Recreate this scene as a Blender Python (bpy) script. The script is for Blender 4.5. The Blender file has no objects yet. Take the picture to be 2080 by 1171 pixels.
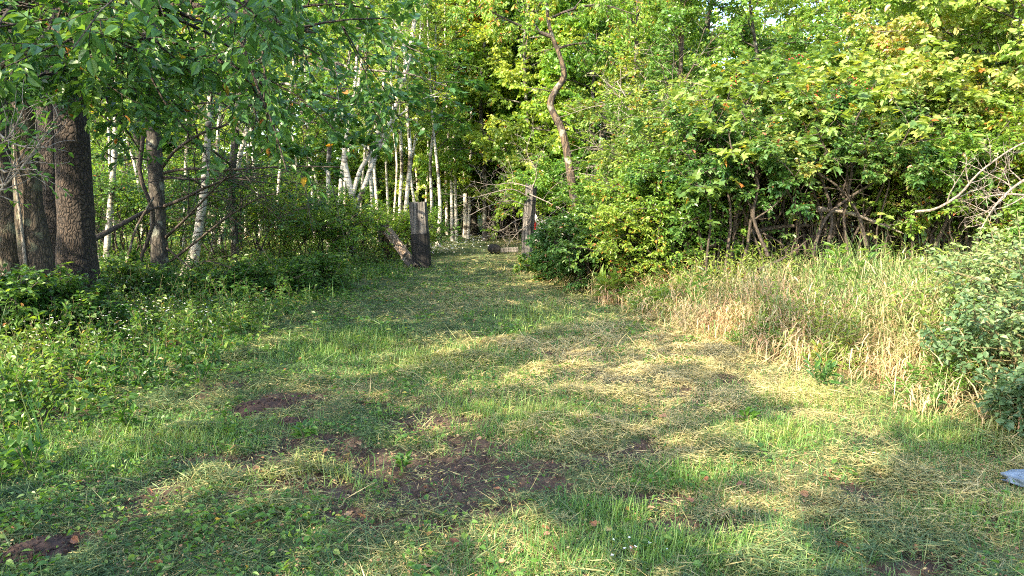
import bpy, math
import numpy as np

# ------------------------------------------------------------------ camera, sky, sun, exposure
sc = bpy.context.scene
COL = sc.collection
CAM_H = 1.6
PITCH = math.radians(7.0)
FPX = 1513.0                       # focal length in photo pixels (2080 wide)
cam_d = bpy.data.cameras.new("camera"); cam_d.sensor_width = 36.0; cam_d.lens = 36.0 * FPX / 2080
cam_d.clip_start = 0.1; cam_d.clip_end = 600
cam = bpy.data.objects.new("camera", cam_d); COL.objects.link(cam)
cam.location = (0, 0, CAM_H); cam.rotation_euler = (math.pi / 2 - PITCH, 0, 0)
sc.camera = cam

SUN = np.array([-0.56, -0.58, 0.56]); SUN /= np.linalg.norm(SUN)
SUN_EL = math.asin(SUN[2]); SUN_AZ = math.atan2(SUN[0], SUN[1])
w = bpy.data.worlds.new("World"); sc.world = w; w.use_nodes = True
nt = w.node_tree; nt.nodes.clear()
sky = nt.nodes.new("ShaderNodeTexSky"); sky.sky_type = 'NISHITA'; sky.sun_disc = False
sky.sun_elevation = SUN_EL; sky.sun_rotation = SUN_AZ % (2 * math.pi); sky.dust_density = 2.0; sky.ozone_density = 1.0
bg = nt.nodes.new("ShaderNodeBackground"); bg.inputs[1].default_value = 0.15
wo = nt.nodes.new("ShaderNodeOutputWorld")
nt.links.new(sky.outputs[0], bg.inputs[0]); nt.links.new(bg.outputs[0], wo.inputs[0])
sd = bpy.data.lights.new("sun", 'SUN'); sd.energy = 3.8; sd.angle = math.radians(0.5); sd.color = (1.0, 0.84, 0.60)
so = bpy.data.objects.new("sun", sd); COL.objects.link(so)
so.rotation_euler = (math.pi / 2 - SUN_EL, 0, math.pi - SUN_AZ)   # checked below
from mathutils import Vector
so.rotation_euler = Vector(SUN).to_track_quat('Z', 'Y').to_euler()
sc.view_settings.view_transform = 'Standard'; sc.view_settings.look = 'None'
sc.view_settings.exposure = 2.36; sc.view_settings.gamma = 1.0
cy = sc.cycles
cy.max_bounces = 8; cy.diffuse_bounces = 4; cy.glossy_bounces = 2; cy.transmission_bounces = 6; cy.transparent_max_bounces = 8
cy.caustics_reflective = False; cy.caustics_refractive = False
cy.use_denoising = False
cy.pixel_filter_type = 'BLACKMAN_HARRIS'; cy.filter_width = 1.05

# ------------------------------------------------------------------ helpers
rng = np.random.default_rng(7)
UP = np.array([0, 0, 1.0])
cp, sp = math.cos(PITCH), math.sin(PITCH)

def at(px, py, Y):
    """world point on the photo ray (px,py) at forward distance Y"""
    a = (px - 1040) / FPX; b = -(py - 585.5) / FPX
    d = np.array([a, cp + b * sp, -sp + b * cp])
    t = Y / d[1]
    return np.array([0, 0, CAM_H]) + d * t

def gnd(px, py):
    a = (px - 1040) / FPX; b = -(py - 585.5) / FPX
    d = np.array([a, cp + b * sp, -sp + b * cp])
    t = CAM_H / -d[2]
    p = d * t
    return np.array([p[0], p[1], hz(p[0], p[1])])

_tabs = {}
def vnoise(x, y, s, seed=0):
    if seed not in _tabs: _tabs[seed] = np.random.default_rng(1000 + seed).random((256, 256))
    T = _tabs[seed]; x = np.asarray(x, float) / s + 1000; y = np.asarray(y, float) / s + 1000
    xi = np.floor(x).astype(int); yi = np.floor(y).astype(int); fx = x - xi; fy = y - yi
    fx = fx * fx * (3 - 2 * fx); fy = fy * fy * (3 - 2 * fy)
    a = T[xi % 256, yi % 256]; b = T[(xi + 1) % 256, yi % 256]; c = T[xi % 256, (yi + 1) % 256]; d = T[(xi + 1) % 256, (yi + 1) % 256]
    return a * (1 - fx) * (1 - fy) + b * fx * (1 - fy) + c * (1 - fx) * fy + d * fx * fy

def fbm(x, y, s, seed=0):
    return 0.55 * vnoise(x, y, s, seed) + 0.3 * vnoise(x, y, s / 2.1, seed + 1) + 0.15 * vnoise(x, y, s / 4.3, seed + 2)

def sstep(a, b, x):
    t = np.clip((np.asarray(x, float) - a) / (b - a), 0, 1); return t * t * (3 - 2 * t)

def bank_edge(y):       # x of the foot of the tall-grass bank on the right of the lawn
    return np.interp(y, [0, 4.2, 6.3, 8, 10, 12.5, 17, 22, 40], [4.5, 3.5, 2.9, 2.3, 1.75, 1.2, 0.35, 0.3, 0.3])

def left_edge(y):       # x of the edge of the left undergrowth
    return np.interp(y, [0, 4, 6, 8, 10, 13, 17, 22, 40], [-2.8, -2.9, -2.9, -2.75, -2.7, -2.6, -2.3, -2.2, -2.2])

def hz(x, y):           # terrain height
    x = np.asarray(x, float); y = np.asarray(y, float)
    h = 0.10 * (fbm(x, y, 3.0, 3) - 0.5) + 0.05 * (fbm(x, y, 0.7, 6) - 0.5)
    h = h + 0.25 * sstep(0, 2.5, x - bank_edge(y)) + 0.12 * sstep(0, 3, left_edge(y) - x)
    return h

def nrmz(v):
    return v / np.maximum(np.linalg.norm(v, axis=-1, keepdims=True), 1e-9)

class Geo:
    def __init__(s): s.v = []; s.f = []; s.t = []; s.n = 0
    def add(s, v, f, t=0.5):
        v = np.asarray(v, float).reshape(-1, 3); f = np.asarray(f, int).reshape(-1, 4)
        s.v.append(v); s.f.append(f + s.n); s.n += len(v)
        t = np.broadcast_to(np.asarray(t, float), (len(f),)) if np.ndim(t) == 0 else np.asarray(t, float)
        s.t.append(t)
    def build(s, name, m, parent=None, origin=None, smooth=False):
        V = np.concatenate(s.v); F = np.concatenate(s.f); T = np.concatenate(s.t)
        if origin is not None: V = V - np.asarray(origin)
        me = bpy.data.meshes.new(name)
        me.vertices.add(len(V)); me.vertices.foreach_set("co", V.astype(np.float32).ravel())
        me.loops.add(F.size); me.loops.foreach_set("vertex_index", F.astype(np.int32).ravel())
        me.polygons.add(len(F)); me.polygons.foreach_set("loop_start", np.arange(0, F.size, 4, dtype=np.int32))
        me.polygons.foreach_set("use_smooth", np.full(len(F), smooth))
        a = me.attributes.new("tint", 'FLOAT', 'FACE'); a.data.foreach_set("value", T.astype(np.float32))
        me.update(calc_edges=True)
        me.materials.append(m)
        o = bpy.data.objects.new(name, me); COL.objects.link(o)
        if parent is not None: o.parent = parent
        elif origin is not None: o.location = origin
        return o

def tag(o, label=None, cat=None, group=None, kind=None):
    if label: o["label"] = label
    if cat: o["category"] = cat
    if group: o["group"] = group
    if kind: o["kind"] = kind
    return o

def thing(name, loc, label, cat, group=None):
    o = bpy.data.objects.new(name, None); o.empty_display_size = 0.2; COL.objects.link(o); o.location = tuple(loc)
    return tag(o, label, cat, group)

def tubes(g, P, R, k=5, t=0.5, lump=0.0, cap=False):
    """P (B,n,3) polylines, R (B,n) radii"""
    P = np.asarray(P, float); R = np.asarray(R, float); B, n, _ = P.shape
    T = np.empty_like(P); T[:, 1:-1] = P[:, 2:] - P[:, :-2]; T[:, 0] = P[:, 1] - P[:, 0]; T[:, -1] = P[:, -1] - P[:, -2]
    T = nrmz(T)
    D = nrmz(P[:, -1] - P[:, 0] + 1e-6)
    ref = np.where(np.abs(D[:, 2:3]) > 0.7, np.array([[1.0, 0.15, 0]]), np.array([[0, 0, 1.0]]))[:, None, :]
    U = nrmz(np.cross(T, np.broadcast_to(ref, T.shape))); V = np.cross(T, U)
    a = np.arange(k) * 2 * math.pi / k
    rr = R[:, :, None] * np.ones(k)
    if lump: rr = rr * (1 + lump * (rng.random((B, n, k)) - 0.5))
    X = P[:, :, None, :] + rr[..., None] * (np.cos(a)[:, None] * U[:, :, None, :] + np.sin(a)[:, None] * V[:, :, None, :])
    idx = np.arange(B * n * k).reshape(B, n, k)
    i0 = idx[:, :-1]; i1 = idx[:, 1:]
    F = np.stack([i0, np.roll(i0, -1, 2), np.roll(i1, -1, 2), i1], -1).reshape(-1, 4)
    g.add(X, F, t)

def spline(pts, n):
    """resample control points (m,3 or m,4) smoothly (Catmull-Rom)"""
    p = np.asarray(pts, float); m = len(p)
    q = np.vstack([2 * p[0] - p[1], p, 2 * p[-1] - p[-2]])
    u = np.linspace(0, m - 1 - 1e-6, n); i = u.astype(int); f = (u - i)[:, None]
    a, b, c, d = q[i], q[i + 1], q[i + 2], q[i + 3]
    return 0.5 * ((2 * b) + (c - a) * f + (2 * a - 5 * b + 4 * c - d) * f ** 2 + (3 * b - a - 3 * c + d) * f ** 3)

def interp(P, t):
    n = P.shape[1]; u = np.clip(t, 0, 0.9999) * (n - 1); i = u.astype(int); f = (u - i)[..., None]
    b = np.arange(P.shape[0])[:, None]
    a = P[b, i]; c = P[b, i + 1]
    return a * (1 - f) + c * f, nrmz(c - a)

def children(P, R, m, L, t0=0.25, t1=1.0, spread=0.9, up=0.25, droop=0.0, n=5, wig=0.12, rr=0.55, rmin=0.003, flat=0.0, taper=0.45, rg=None):
    rg = rg or rng
    B = P.shape[0]
    t = t0 + (t1 - t0) * (np.arange(m)[None, :] + rg.random((B, m))) / m
    pos, tan = interp(P, t)
    rad = np.take_along_axis(R, (np.clip(t, 0, .999) * (R.shape[1] - 1)).astype(int), 1)
    rv = rg.normal(size=(B, m, 3)); rv[..., 2] *= (1 - flat)
    perp = nrmz(rv - (rv * tan).sum(-1, keepdims=True) * tan)
    d = nrmz(tan * (1 - spread * 0.6) + perp * spread + UP * up)
    Lb = np.broadcast_to(np.asarray(L, float).reshape(-1, 1) if np.ndim(L) else L, (B, m)) * (1 - taper * t) * (0.65 + 0.7 * rg.random((B, m)))
    d = d.reshape(-1, 3); pos = pos.reshape(-1, 3); Lb = Lb.reshape(-1); rad = rad.reshape(-1)
    N = len(d); Q = np.empty((N, n, 3)); Q[:, 0] = pos
    step = (Lb / (n - 1))[:, None]
    for i in range(1, n):
        d = nrmz(d + rg.normal(size=d.shape) * wig - UP * droop / (n - 1))
        Q[:, i] = Q[:, i - 1] + d * step
    r0 = np.maximum(rad * rr, rmin)
    Rr = r0[:, None] * np.linspace(1, 0.35, n)[None, :]
    Rr = np.maximum(Rr, rmin * 0.6)
    return Q, Rr, Lb

def leafgeo(g, pos, d, nr, L, W, kind, tint):
    d = nrmz(d); nr = nrmz(nr - (nr * d).sum(-1, keepdims=True) * d); s = np.cross(nr, d)
    N = len(pos); L = np.broadcast_to(L, (N,))[:, None]; W = np.broadcast_to(W, (N,))[:, None]
    if kind == 'rhomb':
        V = np.stack([pos, pos + d * L * .42 + s * W * .5, pos + d * L - nr * L * .08, pos + d * L * .42 - s * W * .5], 1)
        F = np.arange(4)[None, :] + 4 * np.arange(N)[:, None]; per = 1
    elif kind == 'hex':
        l = nr * W * .16
        V = np.stack([pos, pos + d * L * .25 + s * W * .44 + l, pos + d * L * .62 + s * W * .42 + l * .8, pos + d * L - nr * L * .14,
                      pos + d * L * .62 - s * W * .42 + l * .8, pos + d * L * .25 - s * W * .44 + l], 1)
        b = 6 * np.arange(N)[:, None]
        F = np.stack([b + [0, 1, 2, 3], b + [0, 3, 4, 5]], 1); per = 2
    else:  # lobed
        prof = [(-.05, 0, 0), (-.12, .30, .04), (.18, .5, .06), (.38, .34, .05), (.62, .44, .05), (.70, .16, .0), (1.0, 0, -.12)]
        pts = prof + [(a, -b_, c) for a, b_, c in prof[-2:0:-1]]          # 12 outline points
        V = [pos + d * L * .3 - nr * L * .04] + [pos + d * L * a + s * W * b_ + nr * L * c for a, b_, c in pts]
        V = np.stack(V, 1); b = 13 * np.arange(N)[:, None]
        q = [[0, 1 + 2 * i, 2 + 2 * i, 1 + (2 * i + 2) % 12] for i in range(6)]
        F = np.stack([b + x for x in q], 1); per = 6
    g.add(V, F, np.repeat(np.broadcast_to(tint, (N,)), per))

def leaves(g, P, m, size, kind='rhomb', t0=0.1, wl=0.6, flat=1.0, along=0.6, droop=0.25, jit=0.4, tint=None, clump=0.5, seed=0, aut=0.01, keep=None, rg=None):
    rg = rg or rng
    B = P.shape[0]
    t = t0 + (1 - t0) * (np.arange(m)[None, :] + rg.random((B, m))) / m
    pos, tan = interp(P, t)
    side = nrmz(np.cross(tan, UP) + 1e-5) * np.where(np.arange(m) % 2, 1, -1)[None, :, None]
    d = tan * along + side + rg.normal(size=pos.shape) * jit - UP * droop
    nr = UP * flat + rg.normal(size=pos.shape) * 0.45
    pos = pos.reshape(-1, 3); d = d.reshape(-1, 3); nr = nr.reshape(-1, 3)
    L = size * (0.6 + 0.7 * rg.random(len(pos)))
    # slow variation of hue through the crown + leaf to leaf variation
    cl = fbm(pos[:, 0] + pos[:, 2] * .7, pos[:, 1] - pos[:, 2] * .9, 1.1, 20 + seed)
    tt = np.clip(0.5 + (cl - 0.5) * 1.3 * clump * 2 + rg.normal(size=len(pos)) * 0.14, 0, 0.9)
    if tint is not None: tt = np.clip(tt + tint, 0, 0.9)
    a = rg.random(len(pos)) < aut * (0.4 + 2.5 * (cl > 0.6)); tt = np.where(a, 0.93 + 0.07 * rg.random(len(pos)), tt)
    if keep is not None:
        k = keep(pos); pos, d, nr, L, tt = pos[k], d[k], nr[k], L[k], tt[k]
    leafgeo(g, pos + nrmz(d) * L[:, None] * .15, d, nr, L, L * wl, kind, tt)

# ------------------------------------------------------------------ materials
def new_mat(name):
    m = bpy.data.materials.new(name); m.use_nodes = True; t = m.node_tree; t.nodes.clear()
    out = t.nodes.new("ShaderNodeOutputMaterial"); return m, t, out
def N(t, typ, **kw):
    n = t.nodes.new(typ)
    for k, v in kw.items():
        if k.startswith("i_"):
            key = k[2:]; key = int(key) if key.isdigit() else key.replace("_", " ")
            n.inputs[key].default_value = v
        else: setattr(n, k, v)
    return n
def ramp(t, stops, interp='LINEAR'):
    n = t.nodes.new("ShaderNodeValToRGB"); r = n.color_ramp; r.interpolation = interp
    while len(r.elements) > 1: r.elements.remove(r.elements[-1])
    r.elements[0].position = stops[0][0]; r.elements[0].color = (*stops[0][1], 1)
    for p, c in stops[1:]:
        e = r.elements.new(p); e.color = (*c, 1)
    return n

def leaf_mat(name, stops, trans=0.40, rough=0.38, tmul=(1.85, 1.7, 0.6), spec=0.55):
    m, t, out = new_mat(name)
    stops = [(p, tuple(c_ * .96 + .04 * (.35 * c[0] + .65 * c[1]) for c_ in c)) for p, c in stops]     # real leaves are a little greyer
    a = N(t, "ShaderNodeAttribute", attribute_name="tint")
    r = ramp(t, stops); t.links.new(a.outputs["Fac"], r.inputs[0])
    geo = N(t, "ShaderNodeNewGeometry")
    no = N(t, "ShaderNodeTexNoise", i_Scale=35.0, i_Detail=2.0)
    tc = N(t, "ShaderNodeTexCoord"); t.links.new(tc.outputs["Object"], no.inputs["Vector"])
    mr = N(t, "ShaderNodeMapRange", i_3=0.75, i_4=1.25); t.links.new(no.outputs["Fac"], mr.inputs[0])
    mul = N(t, "ShaderNodeMix", data_type='RGBA', blend_type='MULTIPLY'); mul.inputs[0].default_value = 1
    t.links.new(r.outputs[0], mul.inputs[6]); t.links.new(mr.outputs[0], mul.inputs[7])
    p = N(t, "ShaderNodeBsdfPrincipled"); p.inputs["Roughness"].default_value = rough
    p.inputs["Specular IOR Level"].default_value = spec
    t.links.new(mul.outputs[2], p.inputs["Base Color"])
    tr = N(t, "ShaderNodeBsdfTranslucent")
    m2 = N(t, "ShaderNodeMix", data_type='RGBA', blend_type='MULTIPLY'); m2.inputs[0].default_value = 1
    m2.clamp_result = False; m2.inputs[7].default_value = (*tmul, 1)
    t.links.new(mul.outputs[2], m2.inputs[6]); t.links.new(m2.outputs[2], tr.inputs[0])
    mx = N(t, "ShaderNodeMixShader"); mx.inputs[0].default_value = trans
    t.links.new(p.outputs[0], mx.inputs[1]); t.links.new(tr.outputs[0], mx.inputs[2]); t.links.new(mx.outputs[0], out.inputs[0])
    return m

AUT = [(0.915, (0.48, 0.38, 0.05)), (1.0, (0.42, 0.12, 0.04))]
M_maple = leaf_mat("maple leaves", [(0, (0.06, 0.16, 0.03)), (0.5, (0.12, 0.26, 0.035)), (0.9, (0.24, 0.36, 0.04))] + AUT)
M_dark = leaf_mat("dark green leaves", [(0, (0.035, 0.10, 0.035)), (0.5, (0.06, 0.16, 0.04)), (0.9, (0.13, 0.24, 0.04))] + AUT, trans=.38, rough=.36)
M_birch = leaf_mat("birch leaves", [(0, (0.12, 0.22, 0.035)), (0.5, (0.18, 0.30, 0.045)), (0.9, (0.29, 0.37, 0.06))] + AUT)
M_gold = leaf_mat("yellowing leaves", [(0, (0.22, 0.25, 0.04)), (0.5, (0.42, 0.33, 0.04)), (0.9, (0.55, 0.34, 0.04))] + AUT)
M_small = leaf_mat("shrub leaves", [(0, (0.05, 0.14, 0.03)), (0.5, (0.10, 0.22, 0.035)), (0.9, (0.20, 0.32, 0.045))] + AUT)
M_mixed = leaf_mat("mixed thicket leaves", [(0, (0.035, 0.11, 0.03)), (0.35, (0.07, 0.17, 0.035)), (0.6, (0.13, 0.22, 0.06)), (0.8, (0.24, 0.30, 0.08)), (0.9, (0.30, 0.26, 0.10)), (0.94, (0.35, 0.20, 0.10)), (1.0, (0.30, 0.09, 0.06))])
M_vine = leaf_mat("vine leaves", [(0, (0.09, 0.18, 0.05)), (0.45, (0.17, 0.27, 0.06)), (0.75, (0.27, 0.36, 0.08)), (0.9, (0.38, 0.40, 0.10))] + AUT)
M_turn = leaf_mat("turning leaves", [(0, (0.12, 0.24, 0.05)), (0.45, (0.23, 0.34, 0.07)), (0.75, (0.36, 0.38, 0.10)), (0.92, (0.42, 0.32, 0.16)), (1.0, (0.40, 0.20, 0.13))])
M_olive = leaf_mat("grey green leaves", [(0, (0.05, 0.11, 0.05)), (0.5, (0.09, 0.17, 0.07)), (0.9, (0.22, 0.30, 0.11)), (1.0, (0.4, 0.36, 0.1))], trans=.3, rough=.5)
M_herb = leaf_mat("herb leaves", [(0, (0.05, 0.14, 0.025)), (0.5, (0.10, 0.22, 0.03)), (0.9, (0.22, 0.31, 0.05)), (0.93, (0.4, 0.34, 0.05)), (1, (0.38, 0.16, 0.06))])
M_weed = leaf_mat("shaded weed leaves", [(0, (0.03, 0.095, 0.02)), (0.5, (0.065, 0.16, 0.028)), (0.9, (0.16, 0.26, 0.045)), (0.93, (0.4, 0.34, 0.05)), (1, (0.38, 0.16, 0.06))])  # darker copy of the herb leaves, the bank's shade put into the colour
M_grass = leaf_mat("grass blades", [(0, (0.05, 0.15, 0.04)), (0.4, (0.09, 0.22, 0.04)), (0.75, (0.17, 0.30, 0.06)), (1.0, (0.30, 0.33, 0.09))], trans=.35, rough=.5)
M_hay = leaf_mat("cut grass", [(0, (0.05, 0.11, 0.035)), (0.3, (0.11, 0.175, 0.06)), (0.55, (0.24, 0.24, 0.09)), (0.8, (0.40, 0.34, 0.13)), (1.0, (0.50, 0.42, 0.20))], trans=.2, rough=.6, tmul=(1.3, 1.2, .9))
M_dry = leaf_mat("dry tall grass", [(0, (0.10, 0.20, 0.05)), (0.3, (0.20, 0.28, 0.08)), (0.5, (0.42, 0.36, 0.18)), (0.8, (0.55, 0.43, 0.25)), (1.0, (0.50, 0.30, 0.17))], trans=.3, rough=.55, tmul=(1.3, 1.2, .8))
M_fallen = leaf_mat("fallen leaves", [(0, (0.16, 0.06, 0.035)), (0.35, (0.26, 0.12, 0.055)), (0.7, (0.33, 0.20, 0.10)), (1.0, (0.45, 0.36, 0.16))], trans=.15, rough=.6, tmul=(1.2, 1, .8))

def bark_mat(name, c0, c1, scale=(14, 14, 4), bump=0.7, lichen=None, dist=0.03):
    m, t, out = new_mat(name)
    tc = N(t, "ShaderNodeTexCoord"); mp = N(t, "ShaderNodeMapping"); mp.inputs["Scale"].default_value = scale
    no0 = N(t, "ShaderNodeTexNoise", i_Scale=3.0, i_Detail=3.0)
    t.links.new(tc.outputs["Object"], no0.inputs["Vector"])
    mxv = N(t, "ShaderNodeMix", data_type='RGBA'); mxv.inputs[0].default_value = 0.2
    t.links.new(tc.outputs["Object"], mxv.inputs[6]); t.links.new(no0.outputs["Color"], mxv.inputs[7])
    t.links.new(mxv.outputs[2], mp.inputs[0])
    vo = N(t, "ShaderNodeTexVoronoi", feature='DISTANCE_TO_EDGE', i_Scale=1.0); t.links.new(mp.outputs[0], vo.inputs["Vector"])
    no = N(t, "ShaderNodeTexNoise", i_Scale=2.2, i_Detail=8.0, i_Roughness=.7); t.links.new(mp.outputs[0], no.inputs["Vector"])
    sm = N(t, "ShaderNodeMapRange", i_1=0.0, i_2=0.22); t.links.new(vo.outputs["Distance"], sm.inputs[0])
    ad = N(t, "ShaderNodeMath", operation='MULTIPLY'); t.links.new(sm.outputs[0], ad.inputs[0]); t.links.new(no.outputs["Fac"], ad.inputs[1])
    r = ramp(t, [(0.05, c0), (0.6, c1)]); t.links.new(ad.outputs[0], r.inputs[0])
    col = r.outputs[0]
    if lichen:
        nl = N(t, "ShaderNodeTexNoise", i_Scale=5.0, i_Detail=6.0); t.links.new(tc.outputs["Object"], nl.inputs["Vector"])
        rl = ramp(t, [(0.56, (0, 0, 0)), (0.64, (1, 1, 1))]); t.links.new(nl.outputs["Fac"], rl.inputs[0])
        ml = N(t, "ShaderNodeMix", data_type='RGBA'); ml.inputs[7].default_value = (*lichen, 1)
        t.links.new(rl.outputs[0], ml.inputs[0]); t.links.new(col, ml.inputs[6]); col = ml.outputs[2]
    p = N(t, "ShaderNodeBsdfPrincipled"); p.inputs["Roughness"].default_value = 0.85
    t.links.new(col, p.inputs["Base Color"])
    b = N(t, "ShaderNodeBump"); b.inputs["Strength"].default_value = bump; b.inputs["Distance"].default_value = dist
    t.links.new(ad.outputs[0], b.inputs["Height"]); t.links.new(b.outputs[0], p.inputs["Normal"])
    t.links.new(p.outputs[0], out.inputs[0]); return m
M_cherry = bark_mat("dark plated bark", (0.011, 0.008, 0.007), (0.09, 0.066, 0.05), (36, 36, 13), 1.0)
M_brown = bark_mat("brown fibrous bark", (0.022, 0.017, 0.012), (0.125, 0.092, 0.062), (40, 40, 5), 0.9, lichen=(0.12, 0.12, 0.08))
M_grey = bark_mat("grey bark", (0.03, 0.026, 0.022), (0.10, 0.088, 0.072), (20, 20, 7), 0.5, lichen=(0.26, 0.27, 0.22))
M_tan = bark_mat("tan bark", (0.03, 0.023, 0.017), (0.14, 0.10, 0.06), (16, 16, 4), 0.6, lichen=(0.2, 0.2, 0.16))
M_twig = bark_mat("grey twigs", (0.12, 0.10, 0.085), (0.33, 0.29, 0.24), (40, 40, 12), 0.3)
M_dtwig = bark_mat("dark twigs", (0.028, 0.022, 0.018), (0.095, 0.075, 0.058), (40, 40, 12), 0.3)
M_stem = bark_mat("green brown stems", (0.07, 0.07, 0.03), (0.22, 0.19, 0.09), (40, 40, 12), 0.2)
M_char = bark_mat("charred wood", (0.006, 0.006, 0.006), (0.045, 0.04, 0.037), (24, 24, 6), 0.9)
M_wood = bark_mat("weathered wood", (0.07, 0.065, 0.06), (0.42, 0.39, 0.35), (46, 46, 1.3), 1.0)
def grain_mat(name, stops, bump=.5):
    m, t, out = new_mat(name)
    tc = N(t, "ShaderNodeTexCoord"); mp = N(t, "ShaderNodeMapping"); mp.inputs["Scale"].default_value = (24, 24, 1.1); t.links.new(tc.outputs["Object"], mp.inputs[0])
    no = N(t, "ShaderNodeTexNoise", i_Scale=1.0, i_Detail=7.0, i_Roughness=.62); t.links.new(mp.outputs[0], no.inputs["Vector"])
    n2 = N(t, "ShaderNodeTexNoise", i_Scale=5.0, i_Detail=4.0); t.links.new(tc.outputs["Object"], n2.inputs["Vector"])
    r = ramp(t, stops); t.links.new(no.outputs["Fac"], r.inputs[0])
    mr = N(t, "ShaderNodeMapRange", i_1=.3, i_2=.7, i_3=.6, i_4=1.25); t.links.new(n2.outputs["Fac"], mr.inputs[0])
    mu = N(t, "ShaderNodeMix", data_type='RGBA', blend_type='MULTIPLY'); mu.inputs[0].default_value = 1; t.links.new(r.outputs[0], mu.inputs[6]); t.links.new(mr.outputs[0], mu.inputs[7])
    p = N(t, "ShaderNodeBsdfPrincipled"); p.inputs["Roughness"].default_value = .85; t.links.new(mu.outputs[2], p.inputs["Base Color"])
    b = N(t, "ShaderNodeBump"); b.inputs["Strength"].default_value = bump; b.inputs["Distance"].default_value = .03
    t.links.new(no.outputs["Fac"], b.inputs["Height"]); t.links.new(b.outputs[0], p.inputs["Normal"]); t.links.new(p.outputs[0], out.inputs[0]); return m
M_wood = grain_mat("weathered wood grain", [(.36, (.02, .018, .016)), (.46, (.085, .078, .07)), (.56, (.17, .16, .145)), (.7, (.25, .235, .21))])
M_char = grain_mat("charred wood grain", [(.35, (.004, .004, .004)), (.6, (.02, .018, .017)), (.75, (.06, .055, .05))])
M_log = bark_mat("split log", (0.10, 0.07, 0.05), (0.46, 0.36, 0.27), (26, 26, 3), .8)

def birch_mat():
    m, t, out = new_mat("white birch bark")
    tc = N(t, "ShaderNodeTexCoord")
    mp = N(t, "ShaderNodeMapping"); mp.inputs["Scale"].default_value = (5, 5, 26); t.links.new(tc.outputs["Object"], mp.inputs[0])
    no = N(t, "ShaderNodeTexNoise", i_Scale=1.0, i_Detail=4.0, i_Roughness=.6); t.links.new(mp.outputs[0], no.inputs["Vector"])
    r = ramp(t, [(0.36, (0.05, 0.045, 0.04)), (0.43, (0.36, 0.33, 0.29)), (0.55, (0.60, 0.575, 0.52)), (0.8, (0.48, 0.42, 0.34))])
    t.links.new(no.outputs["Fac"], r.inputs[0])
    vo = N(t, "ShaderNodeTexNoise", i_Scale=2.6, i_Detail=5.0); t.links.new(tc.outputs["Object"], vo.inputs["Vector"])
    r2 = ramp(t, [(0.36, (0.12, 0.10, 0.08)), (0.44, (.8, .78, .74)), (0.6, (1, 1, 1))]); t.links.new(vo.outputs["Fac"], r2.inputs[0])
    mu = N(t, "ShaderNodeMix", data_type='RGBA', blend_type='MULTIPLY'); mu.inputs[0].default_value = 1
    t.links.new(r.outputs[0], mu.inputs[6]); t.links.new(r2.outputs[0], mu.inputs[7])
    p = N(t, "ShaderNodeBsdfPrincipled"); p.inputs["Roughness"].default_value = 0.6
    t.links.new(mu.outputs[2], p.inputs["Base Color"])
    b = N(t, "ShaderNodeBump"); b.inputs["Strength"].default_value = .4; b.inputs["Distance"].default_value = .01
    t.links.new(no.outputs["Fac"], b.inputs["Height"]); t.links.new(b.outputs[0], p.inputs["Normal"])
    t.links.new(p.outputs[0], out.inputs[0]); return m
M_bwhite = birch_mat()

def plain(name, c, rough=0.6, metal=0, noise=0.25, scale=12, spec=.5):
    m, t, out = new_mat(name)
    tc = N(t, "ShaderNodeTexCoord"); no = N(t, "ShaderNodeTexNoise", i_Scale=float(scale), i_Detail=6.0); t.links.new(tc.outputs["Object"], no.inputs["Vector"])
    mr = N(t, "ShaderNodeMapRange", i_3=1 - noise, i_4=1 + noise); t.links.new(no.outputs["Fac"], mr.inputs[0])
    mu = N(t, "ShaderNodeMix", data_type='RGBA', blend_type='MULTIPLY'); mu.inputs[0].default_value = 1; mu.inputs[6].default_value = (*c, 1)
    t.links.new(mr.outputs[0], mu.inputs[7])
    p = N(t, "ShaderNodeBsdfPrincipled"); p.inputs["Roughness"].default_value = rough; p.inputs["Metallic"].default_value = metal
    p.inputs["Specular IOR Level"].default_value = spec
    t.links.new(mu.outputs[2], p.inputs["Base Color"])
    b = N(t, "ShaderNodeBump"); b.inputs["Strength"].default_value = .3; b.inputs["Distance"].default_value = .01
    t.links.new(no.outputs["Fac"], b.inputs["Height"]); t.links.new(b.outputs[0], p.inputs["Normal"])
    t.links.new(p.outputs[0], out.inputs[0]); return m

# ------------------------------------------------------------------ soil patches and ground
# (px, py, half width m, half depth m) of the torn-up soil
SOIL = [(540, 822, .28, .20), (640, 806, .24, .12), (850, 862, .30, .14), (965, 898, .20, .10), (830, 945, .42, .15), (960, 975, .40, .16), (740, 925, .30, .10),
        (450, 935, .38, .07), (560, 930, .25, .07), (880, 1005, .30, .10), (600, 860, .12, .1), (470, 778, .14, .08), (1240, 930, .22, .09), (1320, 905, .12, .07),
        (1430, 1062, .30, .07), (1330, 1010, .2, .06), (75, 1115, .20, .12), (690, 1040, .2, .06), (820, 1060, .22, .06), (640, 905, .30, .10), (900, 940, .38, .12), (1010, 990, .3, .09), (540, 945, .34, .07), (1080, 980, .2, .05), (1900, 1150, .26, .07),
        (1060, 950, .22, .1), (640, 985, .25, .09), (1000, 1030, .2, .07), (960, 850, .2, .06)]
SOILW = []
for px, py, a, b in SOIL:
    a_ = (px - 1040) / FPX; b_ = -(py - 585.5) / FPX; dd = np.array([a_, cp + b_ * sp, -sp + b_ * cp]); p = dd * (CAM_H / -dd[2]); SOILW.append((p[0], p[1], a, b))
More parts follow.
